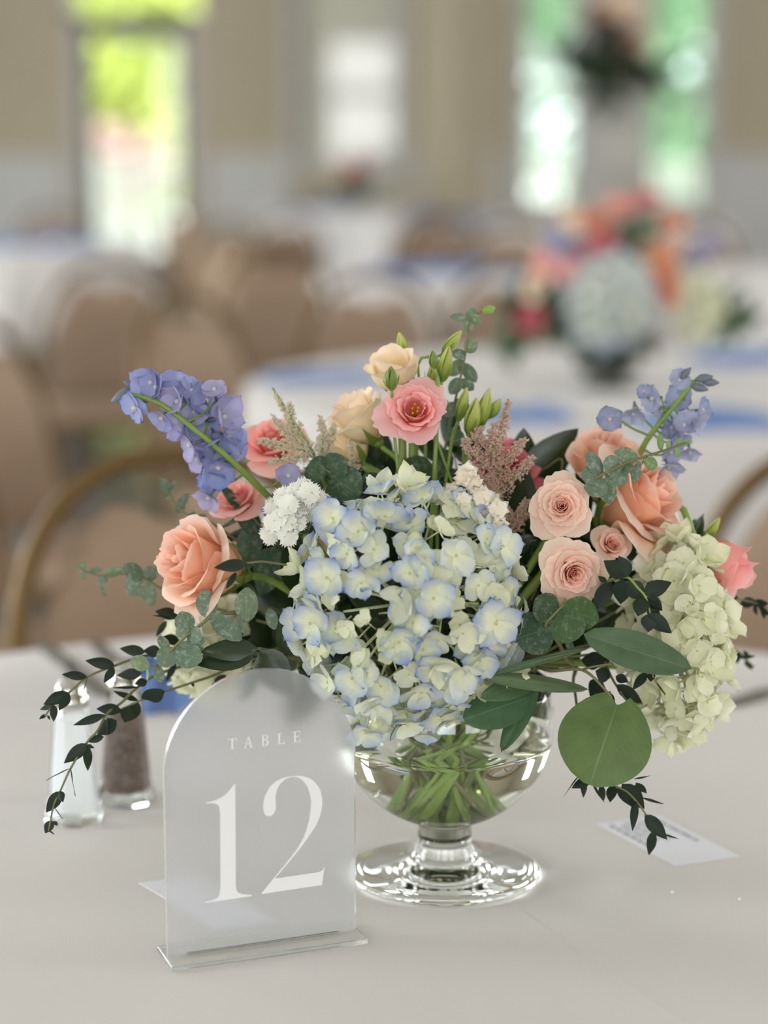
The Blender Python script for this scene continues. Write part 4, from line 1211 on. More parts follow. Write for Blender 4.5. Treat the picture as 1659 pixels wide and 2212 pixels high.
cluster('star_flower', 'cluster of waxy white star florets rising over the blue hydrangea', SP, SV, [rgb(248, 244, 236, 1.1), rgb(244, 234, 220, 1.1)], 1.0, 5, (1035, 1125, -22), (.1, -.6, .7))

# astilbe plumes
def bead_mat(name, a, b_):
    m, nt, bs, o = new_mat(name)
    c = mixc(nt, noise_tex(nt, 300, 3), a, b_)
    nt.links.new(c, bs.inputs['Base Color']); bs.inputs['Roughness'].default_value = .7
    translucent_mix(nt, bs, o, c, .45)
    return m
m_ast_c = bead_mat('astilbe_cream', rgb(246, 236, 210), rgb(254, 250, 236))
m_ast_p = bead_mat('astilbe_pink', rgb(236, 206, 188), rgb(250, 232, 218))
OCT_V = [(1,0,0),(-1,0,0),(0,1,0),(0,-1,0),(0,0,1),(0,0,-1)]
OCT_F = [(0,2,4),(2,1,4),(1,3,4),(3,0,4),(2,0,5),(1,2,5),(3,1,5),(0,3,5)]
def astilbe(label, spine, branches, mat, seed, density=1.0):
    """spine and branches: photo polylines; tiny buds crowd each branch"""
    r = random.Random(seed)
    pts = spline([B(*p) for p in spine], 6); base = pts[-1]
    M = Matrix.Translation(base); Mi = M.inverted()
    t = empty('astilbe', M); tag(t, label, 'astilbe')
    ax = (pts[-2] - pts[-1]).normalized()
    part('stem', *tube([Mi @ p for p in pts[:-1] + spline(vase_path(base, ax, .02), 5)], .0008, .0016, 6)[:2], m_stem, t)
    for br in branches:
        bp = spline([B(*p) for p in br[:-1]], 8); fat = br[-1]
        mb = MB(); mb.add(*tube([Mi @ p for p in bp], .0006, .0004, 5))
        part('branchlet', mb.v, mb.f, m_stem, t)
        v, f = [], []
        L_ = sum((a - b_).length for a, b_ in zip(bp, bp[1:]))
        fat *= 1.6; n = int(L_ * 1000 * 13 * density * (fat / 3.5))
        for i in range(n):
            q = r.random() ** .9; k = min(len(bp) - 2, int(q * (len(bp) - 1)))
            p = bp[k].lerp(bp[k + 1], q * (len(bp) - 1) - k)
            rad = fat / 1000 * (1.05 - .75 * q)
            # side spurs: buds sit on short spurs rather than spread evenly
            spur = int(q * 26); rs = random.Random(seed * 977 + spur * 13 + i % 5)
            d = Vector((rs.gauss(0, 1), rs.gauss(0, 1), rs.gauss(0, 1))).normalized()
            p = p + d * rad * r.random() ** .5 + Vector((r.gauss(0, .0004), r.gauss(0, .0004), r.gauss(0, .0004)))
            s = r.uniform(.00040, .00072); c0 = len(v)
            v += [Mi @ (p + Vector(x) * s) for x in OCT_V]; f += [tuple(c0 + a for a in q_) for q_ in OCT_F]
        o_ = part('plume', v, f, mat, t); o_['kind'] = 'stuff'
astilbe('cream astilbe plume beside the cream lisianthus', [(588, 838, 6), (625, 895, 4), (672, 970, 4), (700, 1040, 10)],
        [[(672, 985, 4), (640, 930, 2), (610, 880, 4), (594, 850, 6), 3.0], [(690, 1000, 2), (698, 950, 0), (692, 902, 0), 4.4], [(668, 975, 2), (640, 950, 0), (612, 930, -2), (590, 900, 0), 4.6], [(660, 975, 0), (622, 965, -4), (585, 958, -6), (560, 952, -6), 4.2], [(665, 985, 0), (620, 992, -6), (578, 1000, -8), 3.2], [(690, 1010, -4), (650, 1025, -10), (620, 1035, -10), 3.2], [(700, 1010, 4), (712, 960, 4), (722, 915, 4), 3.6], [(640, 930, 2), (628, 900, -4), (626, 872, -4), 4.0]], m_ast_c, 3)
astilbe('short cream astilbe spike under the cream lisianthus', [(757, 950, 12), (760, 985, 12), (768, 1040, 20)], [[(768, 1020, 12), (762, 985, 10), (756, 955, 10), 3.2]], m_ast_c, 5)
astilbe('blush pink astilbe plume in front of the deep pink rose', [(1098, 862, 2), (1086, 910, 0), (1070, 980, -2), (1085, 1085, 8)],
        [[(1075, 985, -4), (1080, 940, -6), (1092, 900, -4), (1098, 868, 0), 4.2], [(1072, 1000, -6), (1050, 970, -12), (1028, 945, -14), (1040, 925, -14), 5.2], [(1074, 1020, -8), (1040, 1000, -14), (1012, 970, -16), (1005, 950, -16), 5.4], [(1080, 1040, -8), (1050, 1040, -14), (1018, 1010, -16), 4.6], [(1082, 1030, -8), (1100, 990, -14), (1122, 960, -14), (1135, 952, -14), 4.4], [(1086, 1060, -8), (1112, 1030, -14), (1140, 1000, -14), (1150, 990, -14), 4.4], [(1075, 1000, -10), (1065, 950, -14), (1070, 915, -14), 5.0], [(1082, 1075, -8), (1062, 1060, -14), (1040, 1045, -14), 4.6]], m_ast_p, 7)
astilbe('dull pink astilbe sprig low beside the blush spray rose', [(1142, 1078, -8), (1125, 1110, -10), (1105, 1150, -6)], [[(1110, 1145, -10), (1122, 1112, -14), (1138, 1080, -12), 4.2], [(1108, 1145, -10), (1100, 1120, -14), (1095, 1095, -14), 3.6], [(1112, 1130, -10), (1130, 1118, -14), (1145, 1108, -14), 3.0]], m_ast_p, 9)

# lisianthus buds
def bud(label, px, py, dy, axis, L_px, W_px, n=4, seed=1, mat=None, twist=.5):
    L_, W_ = L_px * PX, W_px * PX / 2
    axis = Vector(axis).normalized(); c = B(px, py, dy); base = c - axis * L_ / 2
    M = axisM(base, axis, seed); t = empty('lisianthus_bud', M); tag(t, label, 'flower bud')
    for k in range(n):
        a0 = 2 * math.pi * k / n
        def fn(u, v_, a0=a0):
            rr = W_ * (math.sin(math.pi * min(1, .12 + .86 * v_)) ** .8) * (1 - .25 * v_) + .0002
            a = a0 + u * (math.pi / n * 1.25) * (1 - .5 * v_) + twist * v_
            rr *= 1 + .10 * u
            return Vector((rr * math.cos(a), rr * math.sin(a), L_ * v_ * (1 - .04 * u * u)))
        v, f, u = grid(fn, 4, 8); part('petal', v, f, mat or m_bud, t, u)
    for k in range(4):
        a0 = k * math.pi / 2 + .4
        def fn(u, v_, a0=a0):
            rr = W_ * (.35 + .85 * math.sin(min(1, v_ * 1.4) * 1.5)) + .0012 * v_ ** 3
            wd = W_ * .30 * (1 - v_) ** .8
            return Vector((rr * math.cos(a0) - u * wd * math.sin(a0), rr * math.sin(a0) + u * wd * math.cos(a0), -L_ * .04 + L_ * .62 * v_))
        v, f, u = grid(fn, 2, 5); part('sepal', v, f, m_calyx, t, u)
    part('receptacle', *lathe([(0, -L_ * .10), (W_ * .35, -L_ * .07), (W_ * .5, 0), (0, L_ * .03)], 8), m_calyx, t)
    add_stem(t, M, base - axis * L_ * .08, axis, .0013, back=.025)
bud('green bud peeping over the rim of the cream lisianthus cup', 868, 742, 20, (-.25, -.1, 1), 52, 24, seed=1)
bud('small green calyx bud in front of the cream lisianthus cup', 845, 815, -22, (-.05, -.2, 1), 50, 30, seed=2, mat=m_calyx)
bud('topmost slanting green bud against the frosted eucalyptus tip', 978, 738, 6, (.62, -.1, .8), 62, 26, seed=3)
bud('fat pale green bud over the open pink lisianthus', 963, 783, -4, (.18, -.15, 1), 74, 34, seed=4)
bud('small dark green bud on a thin stalk over the open pink lisianthus', 936, 775, -14, (-.1, -.15, 1), 36, 22, seed=5, mat=m_calyx)
bud('broad pale bud behind the topmost buds', 938, 805, 8, (.15, -.1, 1), 70, 34, seed=10)
bud('tall pale green bud beside the pink astilbe tip', 1046, 880, 2, (.28, -.1, 1), 92, 34, seed=6)
bud('plump pale green bud behind the pink astilbe tip', 1022, 898, -4, (.16, -.2, 1), 84, 40, seed=7)
bud('narrow pale green bud next to the eucalyptus stem', 1000, 870, 4, (.24, -.1, 1), 72, 28, seed=8)
bud('yellow green bud leaning away over the pink astilbe', 1070, 880, 8, (.5, -.1, .8), 50, 26, seed=9)
bud('pale bud pair tip above the pink bell flower', 1540, 1142, 14, (.45, -.1, .8), 60, 24, seed=11)

# ================================================================== LEAVES
m_euc = leaf_mat('eucalyptus_leaf', rgb(112, 130, 108), rgb(178, 192, 172), .5, frost=.62, trans=.12, spec=.3)
m_eucd = leaf_mat('dark_eucalyptus_leaf', rgb(60, 82, 58), rgb(112, 136, 104), .5, frost=.25, trans=.10, spec=.35)
m_parv = leaf_mat('willow_leaf', rgb(36, 48, 36), rgb(58, 72, 50), .5, trans=.06, spec=.28, back=rgb(62, 80, 66))
m_sdol = leaf_mat('silver_dollar_leaf', rgb(88, 110, 78), rgb(140, 160, 124), .46, trans=.15, spec=.4)
m_rusc = leaf_mat('ruscus_leaf', rgb(36, 56, 26), rgb(58, 84, 42), .30, trans=.10, spec=.55)
m_twig = plain('twig', rgb(112, 112, 72), .6, var=.2, scale=80)
def wprof(kind, v_):
    if kind == 'round': return max(0.0, math.sin(math.pi * min(1, .02 + .97 * v_))) ** .55
    if kind == 'oval': return max(0.0, math.sin(math.pi * v_ ** .96)) ** .60
    if kind == 'willow': return max(0.0, math.sin(math.pi * v_ ** .80)) ** .95
    return max(0.0, math.sin(math.pi * v_ ** .75)) ** .85           # 'salal'
def leaf(parent, Mi, b_, t_, width, kind, mat, roll=0.0, fold=.12, bend=.10, col=(1, 1, 1, 1), heart=0.0, n=(4, 7), name='leaf', wave=.03, seed=0):
    """world points base -> tip; roll 0 shows the blade to the viewer"""
    d = t_ - b_; L_ = d.length; dn = d.normalized()
    nrm = (CAMV - (b_ + t_) / 2); nrm = (nrm - dn * nrm.dot(dn)).normalized()
    nrm = Quaternion(dn, roll) @ nrm
    sd = dn.cross(nrm)
    top_ = max(col[:3])
    if top_ < .95: col = tuple(x * .95 / top_ for x in col[:3]) + (1,)      # hue only: no leaf is darkened for lying in shade
    def fn(u, v_):
        w_ = width / 2 * wprof(kind, v_)
        x = L_ * v_ - heart * L_ * abs(u) ** 1.6 * (1 - v_) ** 2
        h = -fold * w_ * (abs(u) - .4) + bend * L_ * (v_ - v_ * v_) + wave * L_ * noise.noise(Vector((u * 1.4 + seed, v_ * 2.2, seed * 1.7)))
        return Mi @ (b_ + dn * x + sd * (u * w_) + nrm * h)
    v, f, u = grid(fn, *n)
    return part(name, v, f, mat, parent, u, color=col)
GCOL = [(1, 1, 1, 1), (.85, .95, .9, 1), (1.1, 1.1, .95, 1), (.95, 1.0, 1.0, 1)]
def branch(name, label, cat, spine, leaves, mat, kind, dmm=0.0, stem_r=.0009, into_vase=True, seed=1, twig=None, group=None, bend=.08, fold=.15):
    """spine: photo polyline from tip to root with depth; leaves: (bx,by,tx,ty,w[,roll[,depth[,colour]]]) in photo pixels, depth taken from the spine"""
    r = random.Random(seed)
    sp = [(x, y, d + dmm) for x, y, d in spine]
    pts = spline([B(*p) for p in sp], 6); base = pts[-1]
    M = Matrix.Translation(base); Mi = M.inverted()
    t = empty(name, M); tag(t, label, cat, group)
    full = list(pts)
    if into_vase: full = pts[:-1] + spline(vase_path(base, (pts[-2] - pts[-1]), .015), 4)
    part('stem', *tube([Mi @ p for p in full], stem_r * .6, stem_r * 1.5, 6)[:2], twig or m_twig, t)
    def depth_at(x, y):
        best = min(range(len(sp) - 1), key=lambda i: min((sp[i][0] - x) ** 2 + (sp[i][1] - y) ** 2, (sp[i+1][0] - x) ** 2 + (sp[i+1][1] - y) ** 2))
        return (sp[best][2] + sp[best + 1][2]) / 2
    for i, lf in enumerate(leaves):
        bx, by, tx, ty, wd = lf[:5]
        roll = lf[5] if len(lf) > 5 else r.uniform(-.5, .5)
        d0 = depth_at(bx, by)
        dd = lf[6] if len(lf) > 6 else r.uniform(-9, 7)
        col = lf[7] if len(lf) > 7 else r.choice(GCOL)
        leaf(t, Mi, B(bx, by, d0), B(tx, ty, d0 + dd), wd * PX, kind, mat, roll, fold=fold, bend=bend, col=col, seed=i + seed * 31)
    return t
def cv(z, f):        # zoomed-crop coordinates -> photo pixels
    return f(*z)
z6 = lambda x, y: (60 + x * .3737, 1180 + y * .3737)
z5 = lambda x, y: (1000 + x * .3972, 1250 + y * .3972)
z3 = lambda x, y: (680 + x * .2893, 640 + y * .2893)
zz5 = lambda x, y: (x * .3014, 800 + y * .3014)
def LV(fn, k, items):
    out = []
    for it in items:
        a, b_, c_, d_, w_ = it[:5]
        w_ *= 1.12
        out.append((*fn(a, b_), *fn(c_, d_), w_ * k) + tuple(it[5:]))
    return out
def SPN(fn, items): return [(*fn(x, y), d) for x, y, d in items]

branch('willow_eucalyptus', 'long dark narrow leaved sprig trailing down over the salt shaker', 'foliage', SPN(z6, [(120, 1645, -78), (150, 1500, -76), (190, 1410, -74), (250, 1280, -70), (345, 1130, -62), (400, 1070, -58), (460, 965, -50), (540, 905, -40), (640, 810, -30), (740, 745, -18), (900, 690, 0), (1050, 640, 10)]),
  LV(z6, .3737, [(660,735,515,745,62,.2),(640,815,480,820,28,.9),(640,895,490,835,40,.5),(540,945,395,940,62,.1),(450,975,262,1035,48,.3),(515,1005,400,1090,80,.1),(460,980,462,1095,22,1.1),(440,1100,340,1130,40,.2),(345,1140,207,1255,68,.1),(345,1150,347,1300,50,.2),(340,1150,385,1165,25,.6),(245,1283,105,1355,16,1.2),(250,1285,275,1445,13,1.2),(195,1415,105,1540,66,.1),(185,1415,205,1480,42,.4),(155,1510,205,1580,14,1.2),(140,1585,100,1660,50,.1),(145,1590,172,1615,25,.4),(120,1640,155,1668,15,.9),(585,930,560,1020,74,.1),(640,900,575,1015,76,.1),(690,780,620,795,52,.4),(855,670,800,785,38,.3)]), m_parv, 'willow', seed=2)
branch('willow_eucalyptus', 'thin dark sprig ending in a round leaf just above the pepper shaker', 'foliage', SPN(z6, [(540, 940, -44), (650, 893, -40), (790, 842, -34), (960, 785, -22), (1060, 752, -10), (1200, 690, 6)]),
  LV(z6, .3737, [(700,892,790,832,74,.1),(655,880,775,825,60,.3),(950,790,960,815,18,.3),(1150,745,1060,810,48,.2),(580,925,520,965,24,.5)]), m_parv, 'willow', seed=3)
branch('willow_eucalyptus', 'dark sprig reaching furthest out past the caps of both shakers', 'foliage', SPN(z6, [(95, 990, -60), (150, 912, -56), (240, 845, -50), (345, 755, -44), (505, 690, -34), (680, 632, -20), (860, 640, -4), (1000, 620, 10)]),
  LV(z6, .3737, [(345,755,195,740,48,.2),(345,760,320,850,12,1.2),(235,845,90,915,66,.1),(240,850,180,950,54,.2),(150,915,70,945,32,.3),(150,915,150,1015,42,.2),(110,970,65,1000,22,.5),(115,975,128,1005,15,.5),(505,690,332,660,62,.1),(680,612,530,590,58,.2),(770,612,670,600,66,.1),(500,700,440,790,46,.2),(870,400,735,375,66,.1,-4),(865,420,720,400,22,.8),(805,430,740,525,34,.3),(880,550,775,525,60,.3)]), m_parv, 'willow', seed=4)
branch('frosted_eucalyptus', 'frosted grey green eucalyptus sprig under the side-on peach rose', 'foliage', SPN(z6, [(640, 680, -62), (740, 690, -62), (840, 590, -64), (920, 515, -66), (1000, 455, -66), (1060, 410, -64), (1200, 380, -56), (1390, 360, -36), (1500, 400, -10)]),
  LV(z6, .3737, [(1260,440,1268,238,122,.1),(1050,415,1020,248,112,.1),(1060,395,1232,545,112,.35),(930,500,885,378,106,.2),(930,490,1004,535,90,.4),(925,500,855,488,66,.2),(930,515,1012,600,100,.5),(838,600,1008,655,140,.1),(845,590,762,690,112,.1),(810,600,760,518,56,.3),(745,690,770,788,58,.1),(705,690,592,660,84,.3,-4,(1.5,1.45,1.1,1)),(690,700,692,780,24,.9,-4,(1.5,1.45,1.1,1)),(1390,360,1430,480,70,.4),(1210,395,1255,510,40,.8)]), m_euc, 'round', seed=5, stem_r=.0012)
branch('frosted_eucalyptus', 'slender eucalyptus tip reaching out over the chair back, under the peach rose edge', 'foliage', SPN(z6, [(268, 110, 22), (350, 150, 20), (430, 170, 18), (560, 160, 14), (670, 185, 8), (800, 260, 6), (1000, 330, 10)]),
  LV(z6, .3737, [(675,190,745,125,86,.3),(670,185,722,350,86,.2),(670,185,555,110,92,.2),(660,195,575,275,112,.1),(555,130,432,168,58,.2),(430,165,432,232,62,.2),(355,145,432,130,34,.4),(345,150,262,108,26,.4,0,(1.3,1.4,1,1)),(325,145,320,78,24,.4,0,(1.3,1.4,1,1)),(330,150,318,192,26,.4),(425,230,447,290,26,.4)]), m_euc, 'round', seed=6)
branch('frosted_eucalyptus', 'small eucalyptus tip behind the peach rose, under the delphinium', 'foliage', SPN(zz5, [(1190, 820, 60), (1220, 880, 56), (1290, 990, 50), (1400, 1050, 40), (1500, 1100, 30)]),
  LV(zz5, .3014, [(1220,885,1145,775,72,.2),(1215,870,1258,790,38,.3),(1215,880,1190,930,26,.4),(1260,1005,1352,885,62,.3),(1270,1010,1330,970,50,.4),(1350,1110,1390,1010,60,.3),(1420,1040,1480,1040,30,.6)]), m_euc, 'round', seed=7)
branch('willow_eucalyptus', 'short dark sprig laid across the side-on peach rose', 'foliage', SPN(z6, [(1100, 125, -92), (1270, 97, -90), (1390, 92, -84), (1600, 140, -50), (1750, 260, -10)]),
  LV(z6, .3737, [(1272,100,1075,125,64,.1),(1205,150,1145,250,36,.4)]), m_parv, 'willow', seed=8)
branch('ruscus', 'broad glossy dark leaves behind the top of the acrylic sign', 'foliage', SPN(z6, [(1250, 615, -60), (1330, 592, -56), (1420, 600, -46), (1560, 560, -20)]),
  LV(z6, .3737, [(1330,590,985,610,118,.2,-8,(1,1.05,.9,1)),(1322,600,950,680,170,.5,-4,(.7,.75,.75,1)),(1500,640,1478,355,104,.2,-6,(1.2,1.1,.9,1)),(1340,600,1516,862,190,.3,-12,(1,1,1,1)),(1560,700,1850,880,150,.3,-6,(.9,1,.9,1)),(1300,700,1230,900,120,.6,-2,(.8,.9,.8,1)),(1640,640,1700,480,100,.5,4,(.6,.7,.6,1))]), m_rusc, 'salal', seed=9, stem_r=.0014)
branch('frosted_eucalyptus', 'frosted sprig lying across the wide peach rose', 'foliage', SPN(z4, [(1180, 490, -28), (1110, 520, -30), (980, 565, -36), (870, 600, -44), (760, 640, -50), (620, 710, -54), (540, 775, -46), (480, 850, -24)]),
  LV(z4, .349, [(628,715,545,558,84,.3),(635,720,500,690,110,.3),(630,725,560,835,130,.2),(645,725,682,882,104,.1),(750,655,640,640,120,.2),(755,650,690,772,130,.1),(855,610,708,560,92,.1),(775,640,800,692,74,.2),(862,620,828,756,54,.3),(890,600,972,662,76,.4,-6,(1.2,1.4,.8,1)),(1000,555,985,448,44,.5,-6,(1.4,1.6,.8,1)),(1100,525,1110,478,34,.2,0,(1.5,1.8,.8,1)),(1110,520,1182,492,30,.3,0,(1.5,1.8,.8,1)),(1100,535,1098,592,32,.3,0,(1.5,1.8,.8,1)),(1040,545,1045,490,30,.3,0,(1.4,1.5,.9,1))]), m_euc, 'round', seed=10, stem_r=.0011)
branch('frosted_eucalyptus', 'round frosted coin leaves between the blue hydrangea and spray rose', 'foliage', SPN(z5, [(560, 130, -72), (500, 190, -74), (450, 260, -74), (520, 350, -60), (560, 440, -30)]),
  LV(z5, .3972, [(490,265,280,330,215,.2,-6,(.8,.95,.9,1)),(500,215,400,100,150,.3,-4,(.9,1,.9,1)),(575,150,560,352,180,.2,-8,(1.2,1.35,.75,1)),(540,160,738,222,170,.3,-8,(1.3,1.5,.7,1)),(560,340,600,380,40,.3)]), m_eucd, 'round', seed=11, stem_r=.0014, fold=.05, bend=.05)
# big silver dollar leaves
t_sp = SPN(z5, [(830, 688, -78), (770, 600, -76), (650, 497, -70), (480, 500, -60), (380, 470, -40)])
sdl = branch('silver_dollar', 'big silver dollar eucalyptus leaves hanging over the vase rim', 'foliage', t_sp, [], m_sdol, 'oval', seed=12, stem_r=.0013)
_M = Matrix.Translation(B(*t_sp[-1])); _Mi = _M.inverted()
def big(bx, by, tx, ty, wd, d0, d1, kind, roll=0.0, col=(1, 1, 1, 1), heart=0.0, fold=.08, bend=.06, root=None, Mi=None, mat=None):
    a = z5(bx, by); c_ = z5(tx, ty)
    return leaf(root or sdl, Mi or _Mi, B(*a, d0), B(*c_, d1), wd * .3972 * PX, kind, mat or m_sdol, roll, fold=fold, bend=bend, col=col, heart=heart, n=(10, 14), wave=.025, seed=bx)
big(838, 685, 690, 1122, 500, -80, -96, 'round', .05, (1.1, 1.15, .55, 1), heart=.13)
big(655, 300, 1246, 492, 205, -86, -72, 'oval', .1, (.92, 1.0, .98, 1))
big(680, 378, 72, 545, 44, -72, -96, 'oval', .3, (1.0, 1.0, 1.0, 1))
big(685, 602, 75, 530, 100, -70, -98, 'oval', .5, (1.12, 1.08, 1.02, 1))
big(415, 548, 93, 648, 120, -72, -98, 'oval', .2, (.85, 1.0, .85, 1))
big(372, 640, 5, 770, 225, -70, -92, 'round', .2, (.55, .75, .72, 1))
big(405, 570, 208, 942, 118, -66, -90, 'oval', .3, (.72, .92, .85, 1))
sp2 = part('petiole', *tube([_Mi @ p for p in spline([B(*z5(650, 497), -70), B(*z5(700, 480), -76), B(*z5(812, 462), -80)], 4)], .0009, .0007, 6)[:2], m_twig, sdl)
branch('willow_eucalyptus', 'dark narrow leaves spilling across the white hydrangea', 'foliage', SPN(z4, [(930, 1560, -84), (900, 1460, -84), (850, 1400, -82), (790, 1340, -78), (700, 1350, -66), (600, 1400, -40)]),
  LV(z4, .349, [(785,1335,640,1235,96,.1),(795,1335,735,1205,92,.2),(760,1350,745,1505,104,.1),(690,1365,578,1545,90,.1),(660,1372,608,1330,34,.3),(795,1360,885,1482,104,.2),(885,1440,1064,1368,92,.1),(890,1460,852,1580,92,.1),(905,1460,1005,1545,78,.3),(910,1480,990,1590,60,.5)]) +
  LV(z5, .3972, [(1005,190,1136,298,76,.2),(1015,190,1008,292,80,.1),(1000,165,1090,230,50,.4)]), m_parv, 'willow', seed=13, stem_r=.0011, twig=m_stem)
branch('willow_eucalyptus', 'dark sprig threading under the long oval leaf to the white hydrangea', 'foliage', SPN(z5, [(1100, 630, -70), (1040, 545, -72), (1010, 470, -66), (900, 420, -40)]),
  LV(z5, .3972, [(1002,508,922,606,46,.2),(1025,505,1022,562,40,.3),(1040,545,1102,630,10,1.1),(930,470,1000,430,40,.4)]), m_parv, 'willow', seed=14)
branch('willow_eucalyptus', 'dark leaves in the gap between big round leaf and white hydrangea', 'foliage', SPN(z5, [(980, 682, -58), (900, 670, -58), (840, 590, -50), (800, 520, -40), (760, 420, -20)]),
  LV(z5, .3972, [(835,575,978,682,66,.2),(830,530,900,560,50,.3),(760,560,690,640,110,.4,0,(.6,.6,.6,1)),(860,690,935,750,40,.4),(800,540,720,500,80,.3,0,(.6,.6,.6,1)),(700,420,800,450,90,.3,4,(.6,.6,.6,1)),(760,450,640,440,100,.4,4,(.6,.6,.6,1)),(790,620,830,680,30,.4)]), m_parv, 'willow', seed=15)
branch('willow_eucalyptus', 'dark sprig dangling under the big round leaf, over the printed card', 'foliage', SPN(z5, [(1040, 1375, -66), (990, 1275, -66), (900, 1165, -66), (810, 1120, -64), (700, 1060, -62), (640, 960, -54), (620, 700, -30), (600, 560, -10)]),
  LV(z5, .3972, [(655,1040,548,1188,14,1.1),(700,1085,590,1140,52,.2),(660,1090,655,1192,34,.4),(690,1080,768,1215,20,.9),(750,1120,765,1212,38,.4),(815,1120,800,1217,54,.2),(835,1130,922,1245,42,.4),(865,1115,988,1252,92,.1),(940,1200,922,1375,42,.2),(975,1190,1092,1225,20,.8),(988,1282,1112,1420,72,.1),(1040,1370,1010,1506,50,.2),(1080,1385,1175,1416,16,.9),(940,1110,1000,1170,40,.4),(930,1090,1022,1070,14,1.0),(760,1120,700,1100,40,.3)]), m_parv, 'willow', seed=16)
branch('willow_eucalyptus', 'dark sprig poking out under the pink bell flower', 'foliage', SPN(z4, [(1690, 1545, 40), (1590, 1500, 36), (1490, 1475, 30), (1380, 1430, 22), (1200, 1380, 10)]),
  LV(z4, .349, [(1380,1430,1475,1472,64,.2),(1485,1498,1595,1490,66,.2),(1565,1500,1665,1500,54,.3),(1570,1510,1592,1574,28,.4),(1600,1520,1680,1580,34,.4),(1620,1520,1640,1600,30,.4),(1420,1400,1560,1380,40,.5)]), m_parv, 'willow', seed=17)
branch('willow_eucalyptus', 'tiny dark tip beyond the white hydrangea, over the table edge', 'foliage', SPN(z5, [(1585, 480, 62), (1540, 440, 56), (1490, 395, 50), (1400, 360, 36), (1250, 330, 20)]),
  LV(z5, .3972, [(1490,390,1492,462,46,.3),(1500,432,1592,420,24,.5),(1535,442,1575,498,34,.4),(1520,400,1560,420,26,.4)]), m_parv, 'willow', seed=18)
branch('frosted_eucalyptus', 'upright eucalyptus stem topping the bouquet behind the green buds', 'foliage', SPN(z3, [(1250, 110, 20), (1160, 180, 20), (1130, 400, 18), (1085, 620, 16), (1020, 900, 20), (960, 1200, 26)]),
  LV(z3, .2893, [(1150,165,1008,150,62,.3),(1165,185,1178,85,84,.2),(1170,185,1240,160,84,.2),(1150,270,1138,150,74,.2),(1125,420,1025,445,80,.3),(1130,330,1198,415,112,.3),(1110,480,1000,590,96,.2),(1105,500,1204,642,92,.2),(1090,610,1010,730,96,.2),(1085,620,1185,700,86,.3),(1050,780,1150,850,110,.3),(1050,790,980,900,100,.3),(1010,980,1090,1120,130,.4,4,(.6,.7,.6,1)),(1250,112,1352,88,56,.2,0,(1.7,2.0,.5,1))]), m_euc, 'round', seed=19)
branch('round_leaf_eucalyptus', 'round dark leaf behind the stalks of the open pink lisianthus', 'foliage', SPN(z3, [(880, 1330, 0), (900, 1420, 4), (880, 1560, 10)]),
  LV(z3, .2893, [(895,1340,640,1280,225,.1,-4,(.75,.95,.6,1)),(900,1350,1010,1150,150,.3,10,(.6,.8,.6,1)),(890,1400,1040,1500,140,.4,10,(.5,.6,.5,1))]), m_eucd, 'round', seed=20)
branch('round_leaf_eucalyptus', 'round dark coin leaves between the dianthus and blue hydrangea', 'foliage', SPN(z3, [(-40, 1180, -22), (60, 1280, -24), (120, 1340, -22), (60, 1500, 0)]),
  LV(z3, .2893, [(95,1180,215,1360,170,.3,-4,(.9,1.1,.9,1)),(110,1325,340,1490,265,.2,-8,(.85,1,.85,1)),(90,1330,-40,1240,190,.3,-4,(.9,1.1,.9,1)),(60,1240,-60,1390,150,.4,-2,(.75,.9,.75,1)),(330,1360,520,1440,170,.4,6,(.7,.8,.75,1)),(0,1420,50,1530,50,.8,-6,(1.2,1.3,1.3,1))]), m_eucd, 'round', seed=21)
branch('ruscus', 'dark pointed leaf standing behind the tall peach rose', 'foliage', [(1150, 1030, 48), (1180, 1010, 44), (1215, 1000, 40), (1180, 1150, 20)], [(1130, 1050, 1250, 925, 95, .2, 6, (.8, .85, .7, 1)), (1140, 1060, 1060, 940, 70, .4, 6, (.6, .7, .6, 1))], m_rusc, 'salal', seed=22)
branch('ruscus', 'small green leaves over the pink bell flower', 'foliage', [(1520, 1110, 26), (1500, 1150, 24), (1470, 1200, 20)], [(1500, 1160, 1518, 1112, 26, .2, 0, (1.7, 1.8, 1.5, 1)), (1490, 1160, 1502, 1120, 30, .3, 0, (1.6, 1.7, 1.4, 1)), (1510, 1170, 1498, 1130, 40, .4, 2, (1.1, 1.3, .9, 1)), (1480, 1165, 1400, 1150, 40, .3, 4, (.6, .7, .6, 1))], m_rusc, 'salal', seed=23)
branch('ruscus', 'deep green foliage under the pink roses by the delphinium stem', 'foliage', [(480, 1060, 10), (530, 1100, 6), (600, 1180, 4), (680, 1260, 4)], [(560, 1150, 505, 1085, 50, .3), (520, 1100, 470, 1040, 26, .5), (545, 1130, 530, 1240, 60, .3), (600, 1180, 560, 1290, 80, .3), (590, 1170, 680, 1110, 60, .4), (560, 1095, 470, 1145, 16, .9), (620, 1200, 575, 1090, 46, .5), (540, 1140, 640, 1150, 20, .9)], m_eucd, 'salal', seed=24)
